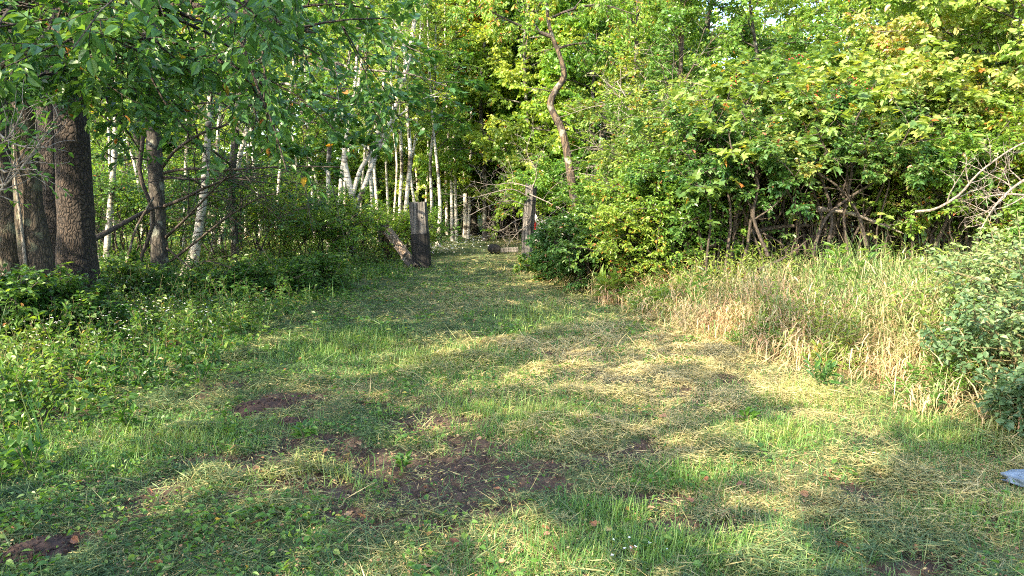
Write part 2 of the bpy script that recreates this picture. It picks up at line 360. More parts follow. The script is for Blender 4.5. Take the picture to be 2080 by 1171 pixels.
def soil(x, y):
    x = np.asarray(x, float); y = np.asarray(y, float)
    jx = (fbm(x, y, .22, 40) - .5) * .35; jy = (fbm(x, y, .22, 44) - .5) * .28
    s = np.zeros(np.shape(x))
    for X, Y, a, b in SOILW:
        r = np.sqrt(((x + jx - X) / (a * 1.3)) ** 2 + ((y + jy - Y) / (b * 2.2)) ** 2); s = np.maximum(s, 1 - sstep(.55, 1.05, r))
    s = np.maximum(s, .7 * sstep(.60, .72, fbm(x, y, .5, 50)) * (y < 8))
    return s

xs = np.concatenate([-np.geomspace(260, 9, 26), np.arange(-8.6, 8.6, .055), np.geomspace(9, 260, 26)])
ys = np.concatenate([[-260, -120, -60, -30, -15, -8, -4, -2, 0, 1, 1.8], np.arange(2.3, 12, .05), np.arange(12, 26, .12), np.geomspace(26.2, 300, 30)])
GX, GY = np.meshgrid(xs, ys, indexing='ij')
S = soil(GX, GY)
GZ = hz(GX, GY) - 0.0 - S * 0.035 + S * 0.07 * (fbm(GX, GY, .09, 60) - .5) * 2
idx = np.arange(GX.size).reshape(GX.shape)
F = np.stack([idx[:-1, :-1], idx[1:, :-1], idx[1:, 1:], idx[:-1, 1:]], -1).reshape(-1, 4)
g = Geo(); g.add(np.stack([GX, GY, GZ], -1), F, ((S[:-1, :-1] + S[1:, 1:]) / 2).ravel())
def ground_mat():
    m, t, out = new_mat("soil and turf")
    a = N(t, "ShaderNodeAttribute", attribute_name="tint")
    tc = N(t, "ShaderNodeTexCoord")
    no = N(t, "ShaderNodeTexNoise", i_Scale=22.0, i_Detail=8.0, i_Roughness=.7); t.links.new(tc.outputs["Object"], no.inputs["Vector"])
    n2 = N(t, "ShaderNodeTexNoise", i_Scale=1.3, i_Detail=6.0, i_Roughness=.65); t.links.new(tc.outputs["Object"], n2.inputs["Vector"])
    rs = ramp(t, [(0.3, (0.038, 0.026, 0.020)), (0.55, (0.095, 0.066, 0.050)), (0.75, (0.17, 0.122, 0.095))]); t.links.new(no.outputs["Fac"], rs.inputs[0])
    rg_ = ramp(t, [(0.3, (0.05, 0.085, 0.03)), (0.5, (0.10, 0.12, 0.05)), (0.7, (0.19, 0.165, 0.08))]); t.links.new(n2.outputs["Fac"], rg_.inputs[0])
    mg = N(t, "ShaderNodeMix", data_type='RGBA', blend_type='MULTIPLY'); mg.inputs[0].default_value = 1
    mr = N(t, "ShaderNodeMapRange", i_3=.5, i_4=1.5); t.links.new(no.outputs["Fac"], mr.inputs[0])
    t.links.new(rg_.outputs[0], mg.inputs[6]); t.links.new(mr.outputs[0], mg.inputs[7])
    mx = N(t, "ShaderNodeMix", data_type='RGBA'); st = ramp(t, [(0.1, (0, 0, 0)), (0.4, (1, 1, 1))]); t.links.new(a.outputs["Fac"], st.inputs[0])
    t.links.new(st.outputs[0], mx.inputs[0]); t.links.new(mg.outputs[2], mx.inputs[6]); t.links.new(rs.outputs[0], mx.inputs[7])
    p = N(t, "ShaderNodeBsdfPrincipled"); p.inputs["Roughness"].default_value = .9; p.inputs["Specular IOR Level"].default_value = .25
    t.links.new(mx.outputs[2], p.inputs["Base Color"])
    b = N(t, "ShaderNodeBump"); b.inputs["Strength"].default_value = .9; b.inputs["Distance"].default_value = .03
    t.links.new(no.outputs["Fac"], b.inputs["Height"]); t.links.new(b.outputs[0], p.inputs["Normal"])
    t.links.new(p.outputs[0], out.inputs[0]); return m
tag(g.build("ground", ground_mat(), smooth=True), kind="structure")

# ------------------------------------------------------------------ trees, shrubs
def crown_from(P, R, spec, gw, gl, rg, origin_keep=None):
    """P,R limbs -> branches -> twigs -> leaves"""
    L1 = np.linalg.norm(np.diff(P, axis=1), axis=-1).sum(1)
    b, br, Lb = children(P, R, spec.get('m2', 6), L1 * spec.get('l2', .5), t0=spec.get('t0', .25), spread=spec.get('sp2', .8), up=spec.get('up2', .15), droop=spec.get('droop', .2), n=5,
                         rmin=spec.get('rb', .006), flat=spec.get('flat', .4), rg=rg)
    tubes(gw, b, br, 4)
    q = np.concatenate([b, P[:, [0, P.shape[1] // 4, P.shape[1] // 2, 3 * P.shape[1] // 4, -1]][:, :, :]]) if spec.get('tip', True) else b
    qr = np.concatenate([br, np.full((len(P), 5), spec.get('rb', .006))]) if spec.get('tip', True) else br
    Lq = np.concatenate([Lb, L1 * .4]) if spec.get('tip', True) else Lb
    tw, tr, _ = children(q, qr, spec.get('m3', 7), np.clip(Lq * spec.get('l3', .5), spec.get('tmin', .2), spec.get('tmax', .9)), t0=.25, spread=.8, up=spec.get('up3', .05), droop=spec.get('droop3', .3), n=4, rmin=spec.get('rt', .003), flat=spec.get('flat', .4), rg=rg)
    if spec.get('twigs', True): tubes(gw, tw, tr, 3)
    if spec.get('m4', 12):
        leaves(gl, tw, spec.get('m4', 12), spec.get('size', .1), spec.get('kind', 'rhomb'), wl=spec.get('wl', .6), flat=spec.get('nf', 1.0), droop=spec.get('ld', .25),
               clump=spec.get('clump', .5), tint=spec.get('tint', 0), aut=spec.get('aut', .01), seed=spec.get('seed', 0), rg=rg, keep=origin_keep)

def trunk_limbs(T, R, m, L, t0, t1, elev, rg, n=7, rr=.45, prof='round', wig=.1, sag=.15):
    t = t0 + (t1 - t0) * (np.arange(m) + rg.random(m)) / m
    pos, tan = interp(T[None], t[None]); pos = pos[0]
    az = np.arange(m) * 2.39996 + rg.random() * 6.28 + rg.normal(size=m) * .3
    u = (t - t0) / (t1 - t0)
    ln = L * ((1 - .75 * u) if prof == 'cone' else (np.sin(np.pi * (.18 + .74 * u)) + .15) if prof == 'round' else (1 - .35 * u)) * (.75 + .5 * rg.random(m))
    el = elev + u * .7 + rg.normal(size=m) * .12
    d = np.stack([np.cos(az) * np.cos(el), np.sin(az) * np.cos(el), np.sin(el)], -1)
    Q = np.empty((m, n, 3)); Q[:, 0] = pos; st = (ln / (n - 1))[:, None]
    for i in range(1, n):
        d = nrmz(d + rg.normal(size=d.shape) * wig - UP * sag / (n - 1)); Q[:, i] = Q[:, i - 1] + d * st
    rad = np.interp(t, np.linspace(0, 1, len(R)), R)
    r0 = np.maximum(rad * rr, .008)
    return Q, r0[:, None] * np.linspace(1, .3, n)[None]

def tree(name, label, cat, T, R, bark, leafm, spec, limbs=None, group=None, extra=None, seed=0, sides=12, flare=1.4):
    """T: (n,3) trunk points. R: (n) radii"""
    rg = np.random.default_rng(500 + seed)
    base = T[0].copy()
    root = thing(name, base, label, cat, group)
    gw = Geo(); gl = Geo(); gb = Geo()
    R = np.asarray(R, float).copy(); 
    zz = np.linalg.norm(T - T[0], axis=1); R = R * (1 + (flare - 1) * np.exp(-zz / .35))
    tubes(gw, T[None], R[None], sides, lump=.10)
    # close the foot below ground
    if limbs is not None: LP, LR = limbs(rg)
    else: LP, LR = trunk_limbs(T, R, spec.get('m1', 14), spec.get('L', 2.5), spec.get('c0', .3), .99, spec.get('el', .35), rg, prof=spec.get('prof', 'round'), sag=spec.get('sag', .2))
    tubes(gb, LP, LR, 6)
    if extra is not None: extra(gb, rg)
    sp_ = dict(spec); sp_['seed'] = seed % 7
    crown_from(LP, LR, sp_, gb, gl, rg)
    gw.build("trunk", bark, root, base, smooth=True)
    gb.build("branches", spec.get('bmat', bark), root, base, smooth=True)
    if gl.v: gl.build("crown", leafm, root, base)
    return root

def straight(x, y, h, lean=(0, 0), n=14, wob=.06, rg=None, z0=None):
    rg = rg or rng
    z = np.linspace(0, h, n); b = hz(x, y) - .12 if z0 is None else z0
    ph = rg.random(4) * 6.28
    X = x + lean[0] * z + wob * (np.sin(z * .9 + ph[0]) - math.sin(ph[0])) * z / h * 2; Y = y + lean[1] * z + wob * (np.sin(z * .8 + ph[1]) - math.sin(ph[1])) * z / h * 2
    return np.stack([X, Y, b + z], -1)

def shrub(name, label, base, h, rad, ns, leafm, spec, stemm, group=None, seed=0, lean=(0, 0), cat="shrub", r0=.018, spreadbase=.25, arch=.5):
    rg = np.random.default_rng(900 + seed)
    base = np.array([base[0], base[1], hz(base[0], base[1])])
    root = thing(name, base, label, cat, group)
    gs = Geo(); gl = Geo()
    az = np.arange(ns) * 2.39996 + rg.random() * 6
    rr = np.sqrt((np.arange(ns) + .5) / ns)
    n = 8; u = np.linspace(0, 1, n)
    b0 = base + np.stack([np.cos(az) * rr * spreadbase * rad, np.sin(az) * rr * spreadbase * rad, np.full(ns, -.05)], -1)
    hh = h * (1.0 - .35 * rr ** 2) * (.75 + .35 * rg.random(ns)); out_ = rad * rr * (.7 + .5 * rg.random(ns))
    P = np.empty((ns, n, 3))
    prof = u ** (1 + arch)
    for i in range(n):
        P[:, i, 0] = b0[:, 0] + (np.cos(az) * out_ + lean[0] * hh) * prof[i]
        P[:, i, 1] = b0[:, 1] + (np.sin(az) * out_ + lean[1] * hh) * prof[i]
        P[:, i, 2] = b0[:, 2] + hh * (np.sin(u[i] * math.pi / 2 * (.75 + .25 * 1)) )
    P[:, 1:] += rg.normal(size=(ns, n - 1, 3)) * .04 * h / 2
    R = (r0 * (.6 + .7 * rg.random(ns)))[:, None] * np.linspace(1, .3, n)[None]
    tubes(gs, P, R, 6)
    sp_ = dict(spec); sp_['seed'] = seed % 7
    crown_from(P, R, sp_, gs, gl, rg)
    gs.build("stems", stemm, root, base, smooth=True)
    if gl.v: gl.build("foliage", leafm, root, base)
    return root

# trunks given in the photo: [(px, py, width px), ...] at distance Y
def ptrunk(pts, Y, n=18, Ys=None, wmul=.5):
    out = []
    for i, (px, py, wd) in enumerate(pts):
        YY = Ys[i] if Ys else Y
        p = at(px, py, YY); out.append([*p, wd * wmul * YY / FPX])
    q = spline(out, n); return q[:, :3], q[:, 3]

def seat(T, R=None):
    """drop foot slightly under the ground"""
    T = T.copy(); z = hz(T[0, 0], T[0, 1]) - .1; dz = T[0, 2] - z
    k = np.exp(-np.linalg.norm(T - T[0], axis=1) / .8); T[:, 2] -= dz * k; return T
exec_marker = 0

# ---- the group of big dark trunks on the left
T, R = ptrunk([(160, 650, 80), (157, 560, 72), (155, 470, 68), (150, 330, 64), (143, 200, 60), (132, 60, 56), (120, -120, 50), (112, -330, 42)], 10.0, 26)
T1 = seat(T)
bigleaf = dict(m2=7, m3=7, m4=12, size=.098, kind='hex', l2=.33, l3=.55, tmin=.25, tmax=.6, droop=.15, droop3=.25, flat=.6, nf=1.0, ld=.4, wl=.55, clump=.35, aut=.007, rt=.0035)
def limb_px(lst):
    def f(rg):
        P = []; R_ = []
        for r0, pts in lst:
            q = spline([at(*p) for p in pts], 9); P.append(q); R_.append(np.linspace(r0, r0 * .25, 9))
        return np.array(P), np.array(R_)
    return f
tree("black_cherry_tree", "thickest dark trunk, with rough plated bark, beside the leftmost white birches", "tree", T1, R, M_cherry, M_dark, dict(bigleaf, m2=9, m3=7), limbs=limb_px([
    (.06, [(140, 60, 10), (230, 20, 8.8), (360, 10, 7.6), (520, 30, 6.8), (640, 70, 6.3)]),
    (.05, [(135, 40, 10), (180, -60, 8.4), (330, -110, 7.0), (520, -100, 6.4), (640, -60, 6.0)]),
    (.05, [(140, 110, 10), (230, 90, 9.0), (330, 100, 8.2), (430, 120, 7.8), (520, 150, 7.4)]),
    (.05, [(140, 60, 10), (190, 60, 8.4), (250, 70, 7.0), (300, 110, 6.2)]),
    (.04, [(150, 215, 10), (190, 190, 9.2), (240, 180, 8.6), (300, 190, 8.2)]),
    (.035, [(148, 200, 10), (120, 160, 9.0), (90, 150, 8.4), (60, 170, 8)]),
    (.04, [(130, 20, 10), (60, -10, 8.0), (20, 20, 6.6), (-10, 60, 5.8)]),
    (.04, [(132, 0, 10), (200, -100, 8.8), (420, -120, 8.2), (620, -40, 7.8), (700, 60, 7.4)]),
    (.04, [(135, 60, 10), (130, 20, 8), (110, 30, 7), (90, 90, 6.4)]),
]), seed=1, sides=16, flare=1.6)

T, R = ptrunk([(88, 668, 62), (84, 600, 60), (70, 500, 58), (58, 410, 52), (50, 300, 46), (46, 180, 42), (40, 40, 38), (34, -120, 34), (30, -300, 26)], 9.2, 26)
T2 = seat(T)
tree("brown_barked_tree", "leaning brown fibrous trunk with a sunlit foot, front of the left cluster", "tree", T2, R, M_brown, M_dark, dict(bigleaf, m2=6, m3=6), limbs=limb_px([
    (.045, [(44, 120, 9.2), (120, 60, 8.2), (240, 60, 7.4), (360, 90, 6.8)]),
    (.045, [(40, 60, 9.2), (80, -60, 7.6), (200, -110, 6.4), (360, -120, 5.6), (480, -60, 5.2)]),
    (.035, [(36, 0, 9.2), (0, -40, 7.6), (-40, 0, 6.4), (-20, 80, 6.0)]),
    (.035, [(42, 100, 9.2), (80, 60, 7.6), (110, 60, 6.8), (190, 120, 6.2)]),
]), seed=2, sides=14)
T, R = ptrunk([(18, 640, 56), (16, 560, 50), (20, 470, 48), (8, 380, 46), (-4, 260, 42), (-12, 120, 38), (-20, -120, 30), (-24, -300, 22)], 10.6, 22)
tree("shaggy_tree", "dark shaggy trunk cut by the left edge of the picture", "tree", seat(T), R, M_brown, M_dark, dict(bigleaf, m2=5, m3=5, kind='rhomb'), limbs=limb_px([
    (.04, [(-12, 100, 10.6), (60, 20, 10.4), (160, -20, 10.2), (300, 10, 9.8)]),
    (.04, [(-14, 160, 10.6), (20, 120, 10.0), (60, 130, 9.6), (110, 170, 9.2)]),
    (.04, [(-12, 0, 10.6), (-60, 0, 10.0), (-100, 60, 9.4), (-120, 120, 9)]),
]), seed=3, sides=12)
T, R = ptrunk([(112, 600, 50), (108, 500, 46), (104, 400, 46), (100, 280, 44), (94, 150, 40), (90, -100, 34), (88, -300, 24)], 11.8, 22)
tree("black_cherry_tree", "dark trunk half hidden between the two thickest trunks on the left", "tree", seat(T), R, M_cherry, M_dark, dict(bigleaf, m2=6, m3=6, kind='rhomb'), limbs=limb_px([
    (.04, [(96, 190, 11.8), (200, 150, 11.5), (330, 160, 11.2), (470, 200, 10.8), (560, 240, 10.4)]),
    (.04, [(94, 150, 11.8), (190, 100, 11.8), (300, 100, 11.8), (480, 120, 11.4)]),
    (.04, [(94, 150, 11.8), (160, 190, 11.2), (230, 230, 10.8), (300, 240, 10.4)]),
]), seed=4, sides=12)

# thin pale stem climbing beside the brown trunk
def single_tubes(name, label, cat, polys, m, group=None, sides=6, lump=.15, kind=None):
    """polys: list of (pts (m,3), r0, r1)"""
    b = np.array(polys[0][0][0], float)
    g = Geo()
    for pts, r0, r1 in polys:
        q = spline(pts, 14); tubes(g, q[None], np.linspace(r0, r1, 14)[None], sides, lump=lump)
    o = g.build(name, m, None, b, smooth=True); tag(o, label, cat, group, kind); return o
single_tubes("pale_stem", "thin pale stem climbing the left side of the leaning brown trunk", "stem", [([gnd(66, 700), at(58, 620, 8.9), at(50, 520, 9.0), at(40, 430, 9.0), at(30, 350, 9.0), at(28, 230, 9.1)], .026, .012)], M_twig)

# ---- grey tree with dead limbs
T, R = ptrunk([(328, 600, 36), (324, 520, 31), (320, 430, 30), (315, 330, 30), (310, 230, 28), (305, 100, 26), (300, -60, 22), (296, -260, 14)], 12.4, 24)
def dead(gb, rg):
    lst = [(.030, [(330, 340, 12.4), (352, 310, 12.2), (385, 285, 12), (430, 262, 11.6), (480, 250, 11.4)]),
           (.026, [(332, 352, 12.4), (380, 343, 12.2), (440, 346, 12), (520, 342, 11.6), (600, 338, 11.2), (690, 340, 11)]),
           (.026, [(332, 360, 12.4), (370, 363, 12.1), (420, 365, 11.8), (470, 362, 11.5), (540, 372, 11.2)]),
           (.03, [(332, 420, 12.4), (370, 405, 12), (410, 385, 11.6), (450, 368, 11.2), (492, 350, 11)]),
           (.026, [(334, 485, 12.4), (372, 450, 12), (420, 400, 11.5), (468, 352, 11)]),
           (.022, [(335, 540, 12.4), (400, 490, 12), (450, 450, 11.6), (520, 405, 11.2), (560, 395, 11)]),
           (.02, [(320, 425, 12.4), (270, 445, 12.2), (220, 470, 12.1), (190, 487, 12)]),
           (.018, [(334, 500, 12.4), (390, 545, 12), (420, 530, 11.6), (470, 545, 11.2)]),
           (.018, [(318, 330, 12.4), (280, 322, 12.2), (240, 325, 12), (200, 300, 11.6)])]
    P = []; R_ = []
    for r0, pts in lst:
        P.append(spline([at(*p) for p in pts], 9)); R_.append(np.linspace(r0, r0 * .35, 9))
    P = np.array(P); R_ = np.array(R_); tubes(gb, P, R_, 6, lump=.2)
    L1 = np.linalg.norm(np.diff(P, axis=1), axis=-1).sum(1)
    b, br, Lb = children(P, R_, 7, L1 * .55, t0=.3, spread=.7, up=.1, droop=.1, n=6, wig=.16, rmin=.005, rg=rg); tubes(gb, b, br, 4)
    c, cr, _ = children(b, br, 5, Lb * .5, t0=.2, spread=.8, up=.1, n=4, rmin=.003, wig=.2, rg=rg); tubes(gb, c, cr, 3)
tree("dead_limbed_tree", "slim grey trunk with bare dead limbs reaching right towards the stoutest white birch", "tree", seat(T), R, M_grey, M_dark, dict(bigleaf, size=.09, kind='rhomb', m2=6, m3=6, m4=11, bmat=M_dtwig), limbs=limb_px([
    (.04, [(309, 200, 12.4), (400, 170, 12), (520, 190, 11.6), (640, 220, 11)]),
    (.04, [(306, 150, 12.4), (430, 110, 12.2), (590, 120, 11.8), (720, 160, 11.4)]),
    (.03, [(312, 260, 12.4), (360, 220, 12.6), (430, 210, 12.6), (520, 230, 12.4)]),
    (.03, [(304, 80, 12.4), (240, 60, 12.6), (180, 110, 12.6), (150, 190, 12.6)]),
    (.03, [(304, 60, 12.4), (420, 30, 12.6), (540, 40, 12.6), (640, 80, 12.6)]),
]), extra=dead, seed=5, sides=12)
single_tubes("twisted_vine", "dark twisted vine snaking down beside the slim grey trunk", "vine", [([at(300, 190, 12.1), at(290, 290, 12.1), at(283, 350, 12.1), at(300, 400, 12.1), at(313, 440, 12.1), at(300, 490, 12.1), at(285, 530, 12.1), at(302, 548, 12.1), gnd(322, 600)], .034, .026)], M_dtwig)
single_tubes("leaning_pole", "pale brown dead sapling leaning against the slim grey trunk", "dead tree", [([gnd(224, 668), at(238, 600, 10.6), at(256, 540, 11), at(276, 465, 11.5), at(312, 402, 12.1)], .026, .017)], M_tan)
single_tubes("fallen_branch", "long dark dead branch propped between the black trunk and the slim grey trunk", "branch", [([at(188, 488, 11), at(240, 460, 11.4), at(300, 428, 12), at(330, 420, 12.2)], .045, .02)], M_dtwig)

# the maple that reaches over the track with flat dark sprays
T, R = ptrunk([(478, 545, 16), (476, 480, 15), (470, 380, 14), (478, 280, 14), (490, 150, 12), (500, 0, 10), (505, -150, 6)], 15.0, 20)
tree("young_maple", "young maple behind the dead limbs with flat dark sprays reaching over the track", "tree", seat(T), R, M_grey, M_dark, dict(m2=6, m3=6, m4=9, size=.12, kind='lobe', l2=.4, l3=.5, droop=.1, droop3=.2, flat=.85, nf=1.6, ld=.15, wl=1.0, clump=.3, aut=.004), limbs=limb_px([
    (.035, [(492, 140, 15), (600, 110, 14), (720, 140, 13.2), (830, 150, 12.8), (905, 175, 12.6)]),
    (.035, [(488, 190, 15), (580, 170, 14), (680, 200, 13.4), (780, 210, 13), (850, 205, 12.8)]),
    (.03, [(480, 260, 15), (540, 290, 14), (600, 300, 13.6), (660, 310, 13.2)]),
    (.03, [(478, 250, 15), (560, 240, 14), (640, 250, 13.4), (700, 270, 13)]),
    (.03, [(496, 60, 15), (600, 40, 14), (740, 60, 13.4), (860, 110, 13)]),
    (.025, [(474, 340, 15), (420, 300, 14.4), (360, 290, 14), (300, 300, 13.8)]),
]), seed=6, sides=8)
exec_marker = 1

# ---- birches
BIR = [  # pts, Y, label, crown?
    ([(208, 580, 12), (196, 500, 11), (186, 400, 10), (181, 300, 9), (176, 180, 8), (170, 0, 7), (168, -160, 4)], 14.5, "thin white birch stem hugging the right side of the thick dark trunk"),
    ([(216, 575, 19), (218, 500, 17), (226, 400, 16), (233, 300, 15), (236, 200, 14), (238, 60, 11), (240, -150, 6)], 14.2, "straight clean white birch between the thick dark trunk and the slim grey trunk"),
    ([(380, 574, 44), (392, 530, 30), (405, 460, 24), (415, 380, 21), (421, 300, 18), (428, 180, 15), (436, 30, 11), (440, -120, 6)], 14.0, "stoutest white birch with a swollen leaning foot right of the slim grey trunk"),
    ([(374, 548, 11), (376, 450, 10), (377, 350, 9), (380, 250, 8), (382, 100, 7), (384, -60, 4)], 18.0, "thin white birch just behind the slim grey trunk"),
    ([(436, 545, 15), (434, 450, 13), (437, 360, 12), (444, 260, 10), (452, 120, 8), (456, -60, 5)], 17.5, "white birch close behind the stoutest birch"),
    ([(440, 520, 12), (458, 440, 14), (476, 370, 14), (494, 290, 12), (520, 190, 10), (540, 60, 7), (550, -60, 4)], 18.5, "white birch leaning right behind the dead limbs"),
    ([(240, 545, 7), (232, 470, 7), (224, 360, 7), (220, 240, 6), (214, 100, 5)], 21, "spindly far birch seen between the two leftmost birches"),
    ([(560, 530, 8), (562, 440, 8), (570, 330, 8), (585, 220, 7), (600, 90, 6), (606, -60, 4)], 22, "thin birch standing behind the leafy shrubs left of the forked birch"),
    ([(668, 525, 13), (668, 440, 12), (667, 340, 12), (674, 270, 11), (700, 180, 9), (716, 60, 7), (722, -60, 4)], 20, "birch with a kinked stem left of the forked birch"),
    ([(684, 530, 13), (690, 420, 13), (697, 330, 12), (712, 260, 11), (722, 215, 10), (740, 80, 7), (750, -60, 4)], 19.5, "slightly leaning birch immediately left of the forked birch"),
    ([(756, 520, 10), (757, 430, 10), (752, 350, 9), (748, 260, 8), (744, 120, 7), (742, -40, 4)], 21.5, "straight birch immediately right of the forked birch"),
    ([(768, 515, 9), (766, 420, 9), (760, 330, 8), (768, 220, 7), (776, 60, 5)], 23.5, "thin birch rising behind the pale stump"),
    ([(792, 505, 7), (788, 420, 7), (784, 330, 6), (778, 200, 5), (774, 60, 4)], 25.5, "very thin birch between the pale stump and the charred post"),
    ([(814, 505, 9), (812, 420, 9), (816, 340, 9), (812, 240, 8), (806, 100, 6), (800, -40, 3)], 24, "birch close left of the charred post"),
    ([(822, 500, 12), (824, 430, 12), (830, 360, 11), (833, 300, 10), (826, 220, 8), (820, 90, 6), (816, -40, 3)], 23, "white birch rising just left of the top of the charred post"),
    ([(836, 495, 8), (842, 420, 8), (834, 350, 7), (846, 260, 7), (852, 120, 5), (856, -40, 3)], 24.5, "thin birch directly behind the charred post"),
    ([(873, 500, 9), (877, 420, 9), (874, 330, 8), (880, 260, 7), (884, 120, 6), (886, -40, 3)], 25, "first birch to the right of the charred post"),
    ([(889, 502, 13), (894, 430, 11), (890, 350, 9), (882, 280, 7), (872, 140, 6), (866, -40, 3)], 24.5, "white birch with a stout foot, second to the right of the charred post"),
    ([(919, 492, 9), (918, 440, 9), (916, 350, 8), (910, 280, 7), (906, 140, 6), (902, -40, 3)], 27, "birch nearest the left side of the track mouth, paired with a straighter one"),
    ([(928, 490, 9), (926, 420, 9), (923, 320, 8), (922, 200, 7), (926, 80, 5), (930, -60, 3)], 27.5, "tall straight white birch of the close pair left of the track mouth"),
    ([(951, 486, 8), (954, 410, 8), (956, 300, 7), (957, 200, 6), (953, 80, 5), (950, -40, 3)], 28.5, "last slender white birch before the dark gap at the track mouth"),
    ([(908, 488, 9), (907, 400, 9), (905, 300, 8), (912, 180, 7), (918, 40, 5)], 29.5, "greyish birch behind the close pair"),
    ([(862, 492, 7), (866, 400, 7), (870, 300, 6), (862, 180, 5), (858, 40, 4)], 29, "thin far birch in the gap just right of the charred post"),
    ([(640, 520, 8), (636, 420, 8), (628, 320, 8), (622, 200, 7), (616, 60, 5)], 23, "far birch leaning left above the leafy shrubs"),
    ([(530, 525, 8), (526, 430, 8), (514, 320, 8), (506, 200, 7), (500, 60, 5)], 22.5, "far birch seen through the dead twigs"),
]
bspec = dict(m1=14, L=1.4, c0=.52, el=.75, m2=5, m3=5, m4=10, size=.075, kind='rhomb', l2=.5, l3=.5, tmin=.2, tmax=.5, droop=.5, droop3=.7, flat=.2, wl=.75, clump=.5, aut=.02, bmat=M_dtwig, rt=.002, nf=.6)
for i, (pts, Y, lab) in enumerate(BIR):
    T, R = ptrunk(pts, Y, 20)
    R = R * .74
    if T[-1][2] < 6.5: T = np.vstack([T, T[-1] + (T[-1] - T[-3]) * 1.2]); R = np.append(R, R[-1] * .5)
    tree("birch_tree", lab, "birch tree", seat(T), R, M_bwhite, M_birch, bspec, group="white birches along the left of the track", seed=20 + i, sides=8)
for i, (px, Y) in enumerate([(655, 27), (705, 26), (735, 28), (772, 29), (800, 28), (848, 30), (882, 31), (902, 33), (938, 32), (966, 33), (600, 27), (560, 28), (500, 26), (455, 27), (405, 25), (345, 26), (290, 25), (255, 27)]):
    T = straight((px - 1040) / FPX * Y, Y, 9, (rng.normal() * .03, 0), 14, .25)
    tree("birch_tree", "very slender far birch stem in the back of the stand", "birch tree", T, np.linspace(.06, .02, 14) * rng.uniform(.7, 1.1), M_bwhite, M_birch, dict(bspec, m1=12, size=.09, m4=9, c0=.5), group="slender far birches", seed=820 + i, sides=6, flare=1.1)
# forked birch
T, R = ptrunk([(716, 545, 13), (720, 480, 12), (722, 430, 12), (738, 385, 10), (756, 335, 11), (775, 280, 10), (800, 228, 9), (830, 120, 10), (850, -20, 6)], 18.5, 24)
def fork(gb, rg):
    for pts in ([(722, 425, 9), (712, 385, 12), (702, 340, 11), (700, 300, 9), (716, 220, 8), (728, 80, 5)], [(716, 400, 9), (730, 350, 9), (752, 310, 8), (772, 250, 7), (782, 130, 5)]):
        t_, r_ = ptrunk(pts, 18.4, 14); tubes(gb, t_[None], r_[None], 8)
tree("birch_tree", "forked white birch whose stout stem leans far right over the shrubs", "birch tree", seat(T), R, M_bwhite, M_birch, dict(bspec, bmat=M_bwhite), group="white birches along the left of the track", extra=fork, seed=60, sides=10)

# ---- gateposts, logs
def post_mesh(g, base, top, w, d, seed, n=40, rough=.05, ragged=.05, k=28):
    rg = np.random.default_rng(seed)
    base = np.asarray(base); top = np.asarray(top)
    ax = nrmz(top - base); u = nrmz(np.cross(ax, [0, 1, 0.01])); v = np.cross(ax, u)
    a = np.linspace(0, 2 * math.pi, k, endpoint=False)
    ca, sa = np.cos(a), np.sin(a); e = .35
    cx = np.sign(ca) * np.abs(ca) ** e; cyy = np.sign(sa) * np.abs(sa) ** e
    groove = 1 + rough * (rg.random(k) - .5) * 2
    crack = (rg.random(k) < .18) * -.12
    H = np.linalg.norm(top - base); X = np.empty((n, k, 3))
    for i in range(n):
        s = i / (n - 1); gr = groove + rough * .07 * rg.normal(size=k) + crack * (s > .25)
        hh = H * s * np.ones(k)
        if i >= n - 2: hh = hh - ragged * H * rg.random(k)
        X[i] = base + hh[:, None] * ax + (cx * w / 2 * gr)[:, None] * u + (cyy * d / 2 * gr)[:, None] * v
    c = X[-1].mean(0) - ax * .02
    idx = np.arange(n * k).reshape(n, k); i0, i1 = idx[:-1], idx[1:]
    F = np.stack([i0, np.roll(i0, -1, 1), np.roll(i1, -1, 1), i1], -1).reshape(-1, 4)
    V = X.reshape(-1, 3); V = np.vstack([V, c]); ci = n * k
    top_f = [[ci, idx[-1, j], idx[-1, (j + 1) % k], idx[-1, (j + 2) % k]] for j in range(0, k, 2)]
    g.add(V, F); g.f[-1] = np.vstack([g.f[-1], np.array(top_f) + g.n - len(V)]); g.t[-1] = np.full(len(g.f[-1]), .5)

pb = at(858, 543, 16.9); pb[2] = hz(pb[0], pb[1]) - .1; pt = at(849, 410, 16.9)
mid = pb + (pt - pb) * .56
root = thing("gatepost", pb, "thick squared old gatepost, charred black below, weathered grey above", "gatepost")
g = Geo(); post_mesh(g, pb, mid, .395, .36, 3, rough=.05, ragged=.03); g.build("charred_foot", M_char, root, pb)
g = Geo(); post_mesh(g, mid - (pt - pb) * .02, pt, .355, .32, 4, rough=.10, ragged=.04); g.build("weathered_top", M_wood, root, pb)
g = Geo(); f = nrmz(pt - pb)
M_iron = plain("old iron", (.4, .38, .35), .5, .6)
for s, xo in ((.58, -.03), (.80, .05), (.42, -.09)):
    c = pb + (pt - pb) * s + np.array([xo, -.185, 0]); g = Geo(); tubes(g, np.array([[c, c + [0, -.03, 0]]]), np.full((1, 2), .018), 6); g.build("bolt", M_iron, root, pb)

pb = at(1067, 528, 18.2); pb[2] = hz(pb[0], pb[1]) - .1; pt = at(1077, 372, 18.2)
root = thing("gatepost", pb, "tall split grey gatepost right of the track, wrapped in dead twigs", "gatepost")
g = Geo(); post_mesh(g, pb, pt, .20, .22, 8, rough=.14, ragged=.06); g.build("post_shaft", M_wood, root, pb)
g = Geo(); post_mesh(g, pb + [.125, .03, 0], pt + [.13, .03, -.05], .06, .10, 9, rough=.2, ragged=.1); g.build("split_slab", M_wood, root, pb)

